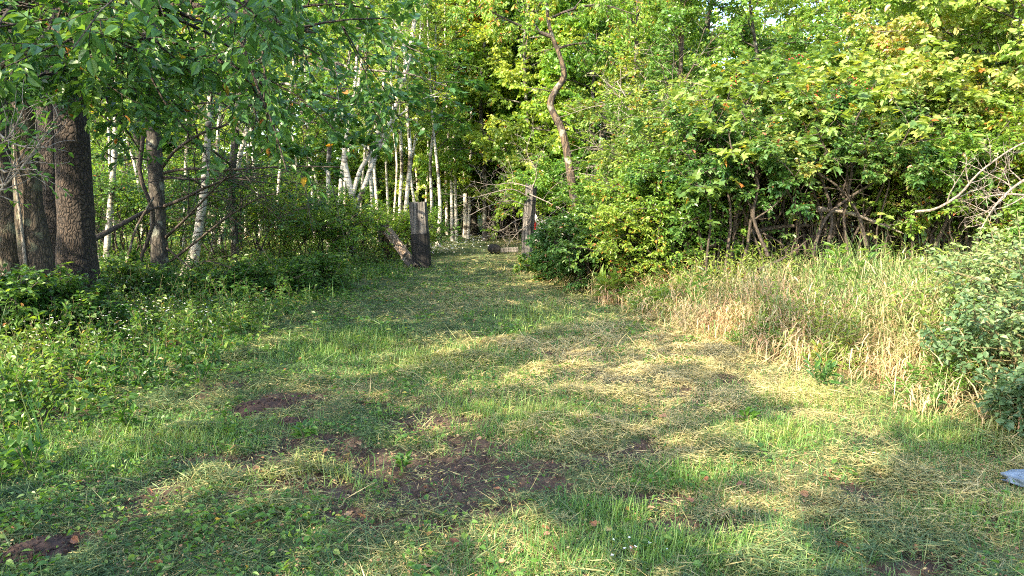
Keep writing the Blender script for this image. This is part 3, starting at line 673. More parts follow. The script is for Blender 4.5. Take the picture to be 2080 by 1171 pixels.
pb = at(790, 530, 18.5); pb[2] = hz(pb[0], pb[1]) - .1; pt = at(778, 455, 18.5)
g = Geo(); post_mesh(g, pb, pt, .26, .26, 12, rough=.18, ragged=.12, k=20); tag(g.build("stump", M_tan, None, pb), "mossy pale broken stump behind the leaning split log", "stump")
a = at(788, 470, 18.0); b = at(832, 530, 17.2)
g = Geo(); post_mesh(g, a, b, .2, .16, 14, rough=.15, ragged=.1); tag(g.build("split_log", M_log, None, a), "pale split log leaning down to the right between the stump and charred post", "log")
b2 = gnd(846, 546)
g = Geo(); post_mesh(g, at(824, 522, 17.3), b2, .18, .16, 15, rough=.2, ragged=.1); tag(g.build("rotten_log", M_grey, None, b2), "short rotten log end lying against the foot of the charred post", "log")
a = gnd(990, 516); b = gnd(1046, 512)
root = thing("fallen_log", a, "charred black log end lying across the far end of the track", "log")
g = Geo(); q = spline([a + [0, 0, .12], a + [.12, 0, .14], a + [.30, 0, .12], a + [.38, 0, .11]], 8); tubes(g, q[None], np.array([[.02, .09, .13, .14, .14, .13, .10, .03]]), 12, lump=.25); g.build("burnt_end", M_char, root, a)
g = Geo(); post_mesh(g, a + [.36, 0, .10], np.array([b[0] + .1, a[1], a[2] + .12]), .13, .14, 17, rough=.12, ragged=.08, k=16); g.build("log_shaft", M_wood, root, a)

# ---- crooked tree right of the track
Yc = 15.5
T, R = ptrunk([(1178, 540, 28), (1172, 440, 26), (1160, 360, 23), (1152, 310, 21), (1140, 260, 20), (1118, 215, 18), (1128, 185, 17), (1146, 155, 16), (1136, 110, 12), (1122, 75, 11), (1112, 30, 9), (1110, -60, 8), (1112, -180, 6)], Yc, 44); R = R * .75
def crook(gb, rg):
    for r0, pts in [(.05, [(1136, 110), (1122, 88), (1095, 68), (1060, 55), (1030, 40), (1000, 25)]), (.03, [(1120, 215), (1100, 208), (1070, 206), (1040, 205)]),
                    (.025, [(1128, 240), (1100, 228), (1060, 250), (1020, 268)]), (.035, [(1146, 155), (1156, 150), (1152, 145)]), (.03, [(1148, 165), (1158, 190), (1160, 240), (1158, 290)]),
                    (.02, [(1160, 200), (1175, 185), (1200, 180), (1230, 160)]), (.025, [(1106, 92), (1092, 110), (1078, 125)])]:
        q = spline([at(x, y, Yc) for x, y in pts], 10); tubes(gb, q[None], np.linspace(r0, r0 * .4, 10)[None], 7, lump=.15)
        b, br, _ = children(q[None], np.linspace(r0, r0 * .4, 10)[None], 8, 1.0, spread=.8, n=5, rmin=.005, wig=.2, rg=rg); tubes(gb, b, br, 4)
tree("crooked_tree", "crooked s-bent trunk with bare tan patches right of the track mouth", "tree", seat(T), R, M_tan, M_maple, dict(m2=9, m3=8, m4=13, size=.09, kind='rhomb', wl=.4, l2=.5, l3=.5, droop=.2, droop3=.5, ld=.7, nf=.6, clump=.4, tint=.05, aut=.05, bmat=M_dtwig), limbs=limb_px([
    (.05, [(1122, 75, Yc), (1095, 66, Yc), (1050, 50, Yc - .3), (1000, 25, Yc - .5)]), (.03, [(1114, 40, Yc), (1160, 20, Yc - .3), (1220, 10, Yc - .5), (1290, 30, Yc - .6)]),
    (.03, [(1112, -20, Yc), (1060, -30, Yc), (1000, -10, Yc), (960, 30, Yc)]), (.03, [(1112, -20, Yc), (1170, -40, Yc), (1230, -20, Yc), (1290, 20, Yc)]),
    (.03, [(1130, 100, Yc), (1165, 90, Yc), (1200, 90, Yc), (1240, 110, Yc)]), (.03, [(1112, -60, Yc), (1080, -100, Yc - .5), (1060, -60, Yc - 1), (1050, 10, Yc - 1.2)])]), seed=70, sides=12)
exec_marker = 2

# ---- background wood
far_lab = [("maple_tree", "leafy bright green tree in the dense wood behind the track", M_maple), ("ash_tree", "darker green tree in the dense wood behind the track", M_dark), ("aspen_tree", "pale yellow green tree in the dense wood behind the track", M_birch)]
fspec = dict(m1=28, L=3.0, c0=.04, el=.10, m2=8, m3=7, m4=13, size=.15, kind='rhomb', l2=.45, l3=.5, tmin=.35, tmax=.9, droop=.25, droop3=.3, flat=.55, wl=.75, clump=.6, aut=.01, twigs=False, prof='full', nf=.45, ld=.5)
k = 0
FAR = []
def have(x0, x1, y, n, jit=1.2):
    for i in range(n): FAR.append((x0 + (x1 - x0) * (i + .5) / n + rng.normal() * .4, y + rng.normal() * jit))
have(-21, -1.5, 27, 8); have(-4.5, 5, 31.5, 5, .5); have(1.6, 8, 24, 3, .8); have(-24, 24, 34, 13); have(-30, 30, 42, 13); have(9, 24, 25, 4)
for i, (x, y) in enumerate(FAR):
    if y < 29.5 and -8.5 < x < 1.2: continue
    r = rng.random(); j = 0 if r < .55 else (1 if r < .68 else 2)
    if x > 6 and y < 30: j = 2 if r < .5 else 0
    h = 11 + 3.5 * rng.random()
    if y < 29 and x > -9: h = 8.5 + 1.5 * rng.random()
    if x > 7: h = 9.5 + 2.0 * rng.random()
    T = straight(x, y, h, (rng.normal() * .04, rng.normal() * .04), 12, .12)
    nm, lab, mt = far_lab[j]
    side = "left of the birches" if x < -9 else ("behind the birches" if x < -1 else ("behind the crooked tree" if x < 7 else "behind the thicket"))
    tree(nm, lab.replace("behind the track", side), "tree", T, np.linspace(.14, .03, 12), M_grey, mt, dict(fspec, size=.11 if y < 33 else .16, L=2.4 + .8 * rng.random(), tint=.08 + rng.normal() * .08, c0=.14 if 30 < y < 33 else .04), group="trees of the wood beyond the track", seed=100 + i, sides=7)
for i, (px, Y, h, L, mt, lab) in enumerate([(985, 27.5, 10, 2.2, M_maple, "bright layered maple over the dark gap at the end of the track"), (1065, 25.5, 10, 2.0, M_birch, "sunlit tree standing behind the right gatepost"), (1020, 29.5, 12, 2.4, M_birch, "tall pale tree farther back over the dark gap"),
        (1140, 27.5, 10, 2.2, M_maple, "bright green tree directly behind the crooked tree"), (1210, 24.5, 9, 1.8, M_maple, "green tree right of the crooked tree above the car"), (905, 31, 12, 2.4, M_birch, "pale green tree closing the view behind the birch pair")]):
    T = straight((px - 1040) / FPX * Y, Y, h, (0, 0), 12, .1)
    tree("maple_tree" if mt is M_maple else "aspen_tree", lab, "tree", T, np.linspace(.10, .03, 12), M_grey, mt, dict(fspec, size=.11, L=L, c0=.2, el=.0, m1=34, m2=9, m4=14, tint=.12, nf=.4), seed=700 + i, sides=7)
for i, (px, Y, h, r_) in enumerate([(870, 33.5, 4.0, 1.8), (930, 35, 4.6, 1.9), (1000, 34, 5.2, 1.9), (1070, 29, 4.2, 1.7), (1120, 25, 3.8, 1.4), (780, 33, 4.0, 1.8), (690, 32, 4.0, 1.8), (610, 32, 4.0, 1.8)]):
    shrub("understory_bush", "tall bright leafy bush closing the view behind the birch stems", ((px - 1040) / FPX * Y, Y), h, r_, 12, [M_maple, M_birch][i % 2], dict(m2=8, m3=7, m4=12, size=.10, kind='rhomb', l2=.4, l3=.5, tmin=.25, tmax=.6, droop=.2, flat=.4, nf=.4, ld=.5, wl=.7, t0=.45 if i in (1, 2, 3) else .2, clump=.6, aut=.008, twigs=False, tint=.12), M_dtwig, group="bushes behind the birch stems", seed=860 + i)
# golden birch behind
T = straight(at(945, 300, 29)[0], 29, 11, (.01, 0), 14)
tree("golden_birch", "birch with golden yellow leaves high above the track mouth", "birch tree", T, np.linspace(.1, .03, 14), M_bwhite, M_gold, dict(bspec, m1=34, L=1.9, c0=.45, size=.13, m4=14), seed=171)
# the far mass of the wood
gl = Geo(); rg = np.random.default_rng(5)
n = 90000; X = rg.uniform(-48, 48, n); Yy = 50 + rg.random(n) * 5 + 1.5 * np.sin(X * .7); top_ = 13 + 4 * fbm(X, Yy * 0, 5, 70) - 4.0 * sstep(8, 14, X); Z = rg.random(n) * top_
leafgeo(gl, np.stack([X, Yy, Z], -1), rg.normal(size=(n, 3)) * [1, 1, .4], rg.normal(size=(n, 3)) * .5 + UP, .42, .34, 'rhomb', np.clip(.45 + (fbm(X, Z, 2.5, 80) - .5) * 1.4 + rg.normal(size=n) * .1, 0, .9))
tag(gl.build("woods", M_maple), "far solid mass of woodland closing the view", "woods", kind="stuff")

# ---- understory shrubs, left and centre
us = dict(m2=7, m3=7, m4=12, size=.065, kind='rhomb', l2=.5, l3=.5, tmin=.18, tmax=.45, droop=.2, flat=.5, nf=1.2, wl=.6, t0=.15, clump=.6, aut=.008, rt=.002)
SH = [  # px, py of foot, h, rad, ns, mat, tint (lightened on the centre bushes to look lit), label
    (560, 545, 2.0, 1.4, 14, M_small, .15, "leafy shrub left of the forked birch"),
    (640, 540, 1.6, 1.2, 12, M_maple, .25, "bright green bush under the forked birch"),
    (720, 535, 1.45, 1.1, 12, M_small, .3, "yellowish bush tinted as if sunlit behind the pale stump"),
    (480, 560, 2.2, 1.4, 14, M_dark, .0, "dark shrub right of the stoutest birch"),
    (260, 560, 2.4, 1.5, 12, M_dark, .1, "dark shrub behind the two leftmost birches"),
    (340, 550, 2.6, 1.6, 12, M_maple, -.1, "green shrub behind the slim grey trunk"),
    (800, 520, 1.4, 1.0, 12, M_maple, .25, "low bright bush between the stump and the birches"),
    (850, 515, 1.2, .9, 10, M_maple, .3, "low bright bush right behind the charred post"),
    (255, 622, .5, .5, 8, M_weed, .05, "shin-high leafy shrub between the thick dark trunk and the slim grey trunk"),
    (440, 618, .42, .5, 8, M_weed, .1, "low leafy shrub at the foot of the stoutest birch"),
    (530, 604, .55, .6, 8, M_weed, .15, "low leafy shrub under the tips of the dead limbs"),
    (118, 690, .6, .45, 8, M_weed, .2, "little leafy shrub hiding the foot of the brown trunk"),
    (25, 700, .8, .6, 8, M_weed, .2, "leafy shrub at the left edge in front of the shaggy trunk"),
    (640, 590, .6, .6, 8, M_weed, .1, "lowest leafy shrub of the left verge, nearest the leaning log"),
    (40, 560, 2.6, 1.6, 12, M_dark, .0, "dark shrub behind the leftmost trunks"),
]
for i, (px, py, h, r, ns, mt, ti, lab) in enumerate(SH):
    shrub("shrub", lab, gnd(px, py), h, r, ns, mt, dict(us, tint=ti), M_dtwig, seed=i, spreadbase=.35)
# farther understory
for i in range(26):
    x = rng.uniform(-15, 7); y = rng.uniform(22, 33)
    if (-2.8 < x < 1.3 and y < 30) or (-6.5 < x < 1.3 and y < 31): continue
    shrub("understory_bush", "low leafy bush on the floor of the wood", (x, y), rng.uniform(1.8, 3.2), rng.uniform(1.3, 2.0), 10, [M_maple, M_dark, M_small][i % 3], dict(us, size=.11, m4=10, twigs=False), M_dtwig, group="bushes on the floor of the wood", seed=30 + i, spreadbase=.4)
for i, (px, py, Y, h) in enumerate([(985, 480, 30, 6), (992, 480, 30.5, 7), (1003, 482, 29, 6), (1015, 480, 31, 7), (1030, 478, 32, 7), (1047, 478, 30.5, 7)]):
    p = at(px, py, Y); T = straight(p[0], Y, h, (rng.normal() * .05, 0), 10, .1)
    tree("dark_sapling", "thin dark sapling in the shadowy gap at the end of the track", "tree", T, np.linspace(.11, .04, 10), M_grey, M_dark, dict(fspec, m1=12, L=1.5, c0=.35, size=.13, el=.3, bmat=M_dtwig), group="dark saplings in the gap", seed=180 + i, sides=7)
# bare twiggy shrub hanging round the right gatepost

shrub("dead_shrub", "grey leafless brush high behind the vine-covered bush", at(1330, 470, 14.5)[:2], 3.6, 1.3, 14, None, dict(us, m4=0, m2=8, m3=7, rb=.007, rt=.004), M_twig, seed=62, r0=.02)
exec_marker = 3

# ---- right side: thicket
ts = dict(us, aut=.025, m2=9, m3=8, m4=17, kind='hex', size=.07, rt=.0025, tmin=.2, tmax=.5)
def at2(px, Y): return ((px - 1040) / FPX * Y / 1.0, Y)
THK = [ # px, Y, h, rad, ns, mat, spec, label
    (1125, 15.8, .38, .6, 14, M_dark, dict(size=.05, tint=.0, l2=.35, tmax=.24, tmin=.1), "low dark green bush at the foot of the right gatepost"),
    (1172, 14.2, .5, .8, 22, M_dark, dict(size=.05, tint=.05, l2=.35, tmax=.24, tmin=.1), "low dense bush hiding the white car"),
    (1140, 19.6, 2.3, 1.0, 18, M_maple, dict(size=.08, tint=.0, t0=.5, droop=0, m4=14), "loose green bush overhanging the white car"),
    (1215, 12.8, 1.3, .8, 16, M_mixed, dict(size=.06, tint=.0), "shaded bush between the fern and the crooked tree"),
    (1262, 13.2, 1.7, .7, 16, M_small, dict(size=.06, tint=.1), "yellow-green bush in front of the crooked tree"),
    (1330, 11.8, 2.1, .6, 22, M_small, dict(size=.055, tint=.15, t0=.05), "sunlit vine-covered bush rising straight from the grass bank"),
    (1400, 11.6, 1.9, .6, 18, M_small, dict(size=.06, tint=.12, t0=.05), "bushy mound right of the vine-covered bush"),
    (1355, 13.2, 3.1, .8, 16, M_vine, dict(size=.07, tint=-.05), "pale tall bush behind the vine-covered bush"),
    (1480, 11.6, 2.7, 1.0, 20, M_mixed, dict(size=.062, tint=.0, t0=.6, m2=8, l2=.3, up2=.3, droop=.4), "green thicket bush with bare stems below, left one of two"),
    (1640, 11.4, 2.75, 1.4, 26, M_mixed, dict(size=.065, tint=-.05, t0=.67, m2=8, l2=.3, up2=.3, droop=.4), "wide domed thicket bush over a dark hollow of bare stems"),
    (1560, 13.0, 3.5, 1.3, 22, M_vine, dict(size=.095, tint=-.25, aut=.01, t0=.72, m2=7, l2=.32, kind='lobe', wl=.95, m4=9), "grapevine-draped bush rising behind the domed thicket"),
    (1760, 12.2, 3.4, 1.4, 24, M_vine, dict(size=.095, tint=-.05, aut=.015, t0=.72, m2=7, l2=.32, kind='lobe', wl=.95, m4=9), "yellowing grapevine bush with red berries"),
    (1470, 10.9, 3.1, .7, 9, M_vine, dict(size=.11, tint=-.28, aut=.005, t0=.55, m2=4, m3=4, m4=6, l2=.3, kind='lobe', wl=.95), "large-leaved grapevine sprays climbing the left end of the thicket"),
    (1720, 10.7, 3.0, 1.0, 10, M_vine, dict(size=.115, tint=-.1, aut=.01, t0=.6, m2=4, m3=4, m4=6, l2=.3, kind='lobe', wl=.95), "large pale vine leaves trailing over the crown of the domed thicket"),
    (1860, 11.0, 2.7, 1.1, 20, M_mixed, dict(size=.062, tint=.1, t0=.68, m2=7, l2=.32, up2=.35, droop=0), "light green thicket bush right of the dark hollow"),
    (1990, 10.4, 2.3, 1.0, 20, M_small, dict(size=.062, tint=.2, t0=.45, l2=.4), "light green thicket bush at the right edge behind dead branches"),
    (2080, 11.6, 3.2, 1.3, 18, M_small, dict(size=.08, tint=.1, t0=.2), "bush cut by the right edge of the picture"),
]
for i, (px, Y, h, r, ns, mt, sp_, lab) in enumerate(THK):
    x = (px - 1040) / FPX * Y
    shrub("thicket_bush", lab, (x, Y), h, r, ns, mt, dict(ts, **sp_), M_dtwig, seed=200 + i, r0=.024, spreadbase=.45, arch=.3)
# trees rising over the thicket
RT = [ # px,Y,h, L, mat, leaf size, label
    (1345, 15.0, 8.5, 1.3, M_small, .065, "slender tall tree with a tan stem and fine leaves above the vine-covered bush", dict(m1=28, c0=.2, el=.8, tint=.1)),
    (1255, 17.5, 8.0, 1.4, M_birch, .07, "airy pale tree between the crooked tree and the slender tan-stemmed tree", dict(m1=24, c0=.25, el=.6)),
    (1450, 17.5, 7.4, 1.5, M_birch, .075, "pale feathery tree by the gap of blue sky", dict(m1=26, c0=.2)),
    (1540, 15.5, 6.6, 1.7, M_small, .07, "loose green tree directly behind the grapevine-draped bush", dict(m1=26, c0=.3, tint=.1)),
    (1640, 18.0, 8.4, 1.9, M_birch, .08, "tall pale green tree behind the domed thicket", dict(m1=28, c0=.2)),
    (1740, 15.5, 7.4, 1.8, M_small, .075, "yellow green tree behind the grapevine bushes", dict(m1=28, c0=.25, tint=.2)),
    (1860, 15.0, 7.4, 1.8, M_vine, .08, "light green tree between the grapevines and the tree with reddening leaves", dict(m1=26, c0=.25, tint=-.05)),
    (1960, 12.5, 6.8, 1.9, M_turn, .09, "tree with yellow and reddening leaves at the upper right", dict(m1=30, c0=.38, kind='hex', tint=.05)),
    (2100, 10.8, 6.4, 2.0, M_turn, .10, "tree with large yellow green leaves cut by the right edge", dict(m1=28, c0=.4, kind='hex', tint=-.1)),
    (2070, 15.0, 7.6, 1.9, M_small, .075, "green tree behind the right edge bushes", dict(m1=26, c0=.2)),
]
for i, (px, Y, h, L, mt, s, lab, ex) in enumerate(RT):
    x = (px - 1040) / FPX * Y
    T = straight(x, Y, h, (rng.normal() * .03, rng.normal() * .03), 14, .1)
    tree("small_tree", lab, "tree", T, np.linspace(.07, .02, 14), M_tan if i == 0 else M_grey, mt, dict(dict(fspec, L=L, size=s, m2=7, m3=8, m4=14, twigs=True, rt=.002, clump=.5, aut=.02, wl=.65), **ex), seed=300 + i, sides=8)

# bare arching dead branches in the thicket
def branchy(name, label, polys, m, seed, kids=9, sub=4, L=.6, group=None, lv=True):
    rg = np.random.default_rng(seed); g = Geo(); b0 = np.array(polys[0][1][0], float)
    for r0, pts in polys:
        q = spline(pts, 14)[None]; rr = np.linspace(r0, r0 * .3, 14)[None]; tubes(g, q, rr, 7, lump=.2)
        if kids:
            b, br, Lb = children(q, rr, kids, L, t0=.2, spread=.8, n=6, wig=.25, rmin=.004, rg=rg); tubes(g, b, br, 5)
            c, cr, _ = children(b, br, sub, Lb * .5, t0=.2, spread=.9, n=4, wig=.25, rmin=.0025, rg=rg); tubes(g, c, cr, 3)
    return tag(g.build(name, m, None, b0, smooth=True), label, "dead branch", group)
branchy("dead_branch", "grey dead branch arching out of the dark hollow and forking downward", [(.04, [at(1700, 470, 10.6), at(1900, 500, 10.6), at(1840, 380, 10.5), at(1780, 310, 10.6), at(1700, 270, 10.8)][1:]), (.028, [at(1855, 370, 10.4), at(1870, 410, 10.3), at(1850, 470, 10.3)])], M_twig, 1, 5, 3)
branchy("dead_branch", "long grey fallen limb sloping down to the right across the stems of the hollow", [(.04, [at(1660, 425, 10.5), at(1720, 432, 10.5), at(1780, 452, 10.5), at(1835, 475, 10.4)])], M_twig, 2, 4, 3)
branchy("dead_branch", "dark horizontal limb lying low behind the grasses under the domed bush", [(.04, [at(1440, 500, 11), at(1560, 465, 11), at(1680, 458, 11), at(1800, 468, 11)]), (.03, [at(1540, 550, 10.2), at(1600, 520, 10.4), at(1650, 480, 10.6)])], M_dtwig, 3, 6, 3)
branchy("dead_branch", "pale crooked dead branch reaching across the right edge bushes", [(.02, [at(1860, 430, 9.6), at(1900, 425, 9.4), at(1950, 395, 9.2), at(1990, 350, 9.1), at(2060, 300, 9), at(2110, 280, 9)]), (.02, [at(2110, 350, 9), at(2060, 380, 9), at(2020, 420, 9), at(1990, 470, 9)]), (.018, [at(2110, 400, 9), at(2050, 395, 9), at(2000, 400, 9)])], M_twig, 4, 8, 5)
DEADPOST = [(.016, [(1074, 400, 18), (1040, 385, 17.8), (1000, 392, 17.6), (960, 402, 17.4), (925, 396, 17.2)]), (.014, [(1074, 420, 18), (1035, 408, 17.6), (990, 420, 17.3), (950, 440, 17.2)]), (.014, [(1074, 380, 18), (1040, 372, 18.2), (1000, 376, 18.4), (955, 368, 18.6)]),
    (.014, [(1074, 440, 18), (1045, 450, 17.8), (1015, 470, 17.6), (990, 462, 17.5)]), (.016, [(1076, 395, 18), (1110, 410, 17.8), (1150, 430, 17.5), (1180, 445, 17.3)]), (.012, [(1074, 455, 18), (1050, 475, 17.6), (1030, 500, 17.4)]), (.012, [(1078, 390, 18), (1090, 350, 18), (1070, 310, 18), (1080, 270, 18)])]
branchy("dead_branches", "bare pale dead twigs spreading left from the right gatepost", [(r_, [at(*p) for p in pts]) for r_, pts in DEADPOST], M_twig, 6, 9, 6, L=.75)
for i, pts in enumerate([[(1850, 470), (1860, 400), (1830, 330), (1760, 280)], [(1760, 500), (1740, 430), (1690, 370), (1600, 330)], [(1560, 520), (1530, 440), (1540, 370), (1500, 320)], [(1900, 500), (1930, 420), (1900, 340), (1860, 260)], [(1650, 520), (1680, 440), (1760, 380), (1830, 350)]]):
    branchy("arching_stem", ["dark stem arching left over the right half of the hollow", "dark stem arching left out of the middle of the hollow", "dark upright stem at the left end of the hollow", "dark stem rising at the right end of the hollow", "dark stem arching right across the middle of the hollow"][i], [(.03, [at(x, y, 10.3) for x, y in pts])], M_dtwig, 40 + i, 6, 3, L=.7)
# stems inside the hollow
g = Geo(); P = []
rg = np.random.default_rng(77)
for i in range(70):
    px = rg.uniform(1430, 2060); Y = rg.uniform(10.6, 12.6); x = (px - 1040) / FPX * Y; b = np.array([x, Y, hz(x, Y) - .05]); l = rg.normal() * .35; h = rg.uniform(1.6, 2.8)
    P.append(spline([b, b + [l * .3, rg.normal() * .1, h * .35], b + [l * .8, rg.normal() * .2, h * .7], b + [l * 1.7, rg.normal() * .3, h]], 8))
P = np.array(P); R_ = rg.uniform(.008, .024, 70)[:, None] * np.linspace(1, .5, 8)[None]; tubes(g, P, R_, 6, lump=.2)
b, br, _ = children(P, R_, 4, .8, t0=.15, spread=.6, n=5, wig=.2, rmin=.004, rg=rg); tubes(g, b, br, 4)
tag(g.build("brushwood", M_dtwig, smooth=True), "tangle of dark bare stems filling the hollow under the thicket", "brushwood", kind="stuff")
# berries
g = Geo(); rg = np.random.default_rng(9)
for px, py in [(1805, 190), (1660, 200), (1560, 155), (1500, 165), (1840, 200), (1700, 195), (1770, 185), (1620, 120), (1790, 95), (1690, 235), (1575, 290), (1735, 160)]:
    c = at(px, py, 10.9)
    for q in range(10):
        p = c + rg.normal(size=3) * [.06, .05, .05]
        tubes(g, np.array([[p - [0, 0, .009], p - [0, 0, .005], p + [0, 0, .005], p + [0, 0, .009]]]), np.array([[.002, .009, .009, .002]]), 6)
tag(g.build("red_berries", plain("red berries", (.45, .03, .03), .3)), "small clusters of red berries hanging in the yellowing grapevine bush", "berries", kind="stuff")

# ---- lower right bush with round grey green leaves
os_ = dict(us, kind='hex', size=.046, m2=5, m3=5, m4=11, wl=.72, nf=.8, clump=.4, rt=.0025, tmin=.2, tmax=.4, aut=.01, flat=.2)  # tint lightens the back bush as sunlit, darkens the corner one as shaded
shrub("round_leaved_bush", "bush with round grey-green leaves spilling over the mown edge at the right", (4.28, 5.6), .82, .68, 28, M_olive, dict(os_, tint=-.05), M_stem, seed=400, lean=(-.1, -.05), spreadbase=.5, arch=.2)
shrub("round_leaved_bush", "bush tinted pale as if sunlit, with arching sprays behind the round-leaved bush", (4.95, 6.7), 1.0, .85, 30, M_olive, dict(os_, tint=.3), M_stem, seed=401, lean=(-.1, 0), spreadbase=.5, arch=.2)
shrub("round_leaved_bush", "lowest round-leaved bush in the shaded right corner", (3.68, 4.8), .46, .3, 16, M_olive, dict(os_, tint=-.15), M_stem, seed=402, spreadbase=.5, arch=.2)

# near bare shrub on the far left edge
def near_left():
    rg = np.random.default_rng(12); base = np.array([-3.3, 4.3, hz(-3.3, 4.3)]); root = thing("twiggy_shrub", base, "grey twiggy shrub with few leaves poking in from the left edge", "shrub")
    g = Geo(); gl = Geo(); P = []; 
    for pts in [[(-60, 420), (0, 385), (45, 340), (80, 290), (118, 235)], [(-60, 330), (0, 350), (40, 345), (75, 345)], [(-60, 360), (0, 300), (30, 260), (50, 215)], [(-60, 260), (0, 280), (50, 300), (100, 300)], [(-60, 440), (-10, 400), (10, 372), (30, 330)]]:
        P.append(spline([base + [0, 0, .1]] + [at(x, y, 4.4) for x, y in pts], 10))
    P = np.array(P); R_ = np.full((5, 1), .011) * np.linspace(1, .3, 10)[None]; tubes(g, P, R_, 6)
    b, br, Lb = children(P, R_, 9, .32, t0=.5, spread=.7, n=5, wig=.15, rmin=.002, rg=rg); tubes(g, b, br, 4)
    leaves(gl, b[::2], 5, .05, 'hex', t0=.4, wl=.42, rg=rg, tint=0)
    g.build("stems", M_twig, root, base, smooth=True); gl.build("foliage", M_herb, root, base)
near_left()
exec_marker = 4

# ---- white car behind the bush
cb = at(1126, 500, 21.5); cb[2] = hz(cb[0], cb[1]); 
def box(g, c, s, bev=0.0):
    c = np.array(c, float); hx, hy, hz_ = np.array(s) / 2
    V = np.array([[x, y, z] for z in (-hz_, hz_) for x, y in ((-hx, -hy), (hx, -hy), (hx, hy), (-hx, hy))]) + c
    g.add(V, [[0, 3, 2, 1], [4, 5, 6, 7], [0, 1, 5, 4], [1, 2, 6, 5], [2, 3, 7, 6], [3, 0, 4, 7]])
root = thing("parked_car", cb, "white car with a red and white tail lamp, almost hidden behind the low dense bush", "car")
g = Geo()
prof = [(-2.0, .35), (-2.05, .6), (-1.98, .95), (-1.75, 1.0), (-1.35, 1.38), (-.2, 1.42), (.55, 1.0), (1.7, .9), (1.95, .7), (2.0, .35)]   # along +y (car seen from its rear)
pr = np.array(prof); n = len(pr)
wd = np.array([.78, .84, .84, .80, .62, .62, .80, .82, .78, .78])
Lf = np.stack([-wd, pr[:, 0], pr[:, 1]], -1); Rt = np.stack([wd, pr[:, 0], pr[:, 1]], -1); V = np.vstack([Lf, Rt]) + cb
lo = np.stack([-wd, pr[:, 0], np.full(n, .35)], -1); ro = lo * [-1, 1, 1]
V = np.vstack([V, lo + cb, ro + cb])
Fq = [[i, i + 1, n + i + 1, n + i] for i in range(n - 1)] + [[2 * n + i, 2 * n + i + 1, i + 1, i] for i in range(n - 1)] + [[n + i, n + i + 1, 3 * n + i + 1, 3 * n + i] for i in range(n - 1)]
g.add(V, Fq); o = g.build("body", plain("white car paint", (.8, .8, .8), .25, 0, .03), root, cb)
g = Geo(); q = cb; g.add(np.array([[-.56, -1.69, 1.04], [.56, -1.69, 1.04], [.50, -1.40, 1.33], [-.50, -1.40, 1.33]]) + cb - [0, .02, 0], [[0, 1, 2, 3]]); g.build("rear_window", plain("dark glass", (.02, .02, .025), .1, 0, .02), root, cb)
for s in (-1, 1):
    g = Geo(); box(g, cb + [s * .70, -2.04, .80], (.2, .06, .2)); l = g.build("tail_lamp", plain("red lamp", (.75, .04, .03), .2, 0, .03), root, cb)
    g = Geo(); box(g, cb + [s * .70, -2.045, .66], (.18, .06, .08)); g.build("reversing_lens", plain("clear lens", (.8, .8, .8), .2, 0, .03), l, None if False else cb)
    for yy in (-1.3, 1.3):
        g = Geo(); P_ = np.array([[cb + [s * .62, yy, .32], cb + [s * .63, yy, .32], cb + [s * .81, yy, .32], cb + [s * .82, yy, .32]]]); tubes(g, P_, np.array([[.02, .32, .32, .02]]), 18); g.build("wheel", plain("tyre", (.02, .02, .02), .8), root, cb)
g = Geo(); box(g, cb + [0, -2.06, .45], (1.6, .12, .16)); g.build("bumper", plain("grey bumper", (.3, .3, .3), .5), root, cb)

# ---- flagstone at right edge
def rock(name, label, c, s, m, seed, cat="stone"):
    rg = np.random.default_rng(seed); nu, nv = 18, 10
    u = np.linspace(0, 2 * math.pi, nu, endpoint=False); v = np.linspace(.02, math.pi - .02, nv)
    rr = 1 + .25 * (rg.random(nu)[None] - .5) + .08 * rg.normal(size=(nv, nu))
    e = .5; sv = np.sin(v) ** e; cv = np.sign(np.cos(v)) * np.abs(np.cos(v)) ** e
    X = np.stack([np.cos(u)[None] * sv[:, None] * rr * s[0], np.sin(u)[None] * sv[:, None] * rr * s[1], cv[:, None] * np.ones(nu) * s[2] * (1 + .1 * rg.normal(size=(nv, nu)))], -1) + c
    idx = np.arange(nu * nv).reshape(nv, nu); F = np.stack([idx[:-1], idx[1:], np.roll(idx[1:], -1, 1), np.roll(idx[:-1], -1, 1)], -1).reshape(-1, 4)
    g = Geo(); g.add(X, F); return tag(g.build(name, m, None, c), label, cat)
p = gnd(2082, 980); rock("flagstone", "flat blue-grey stone lying in the grass at the right edge", p + [.04, 0, .035], (.15, .10, .03), plain("blue grey stone", (.13, .18, .24), .7, 0, .6, 22), 3)

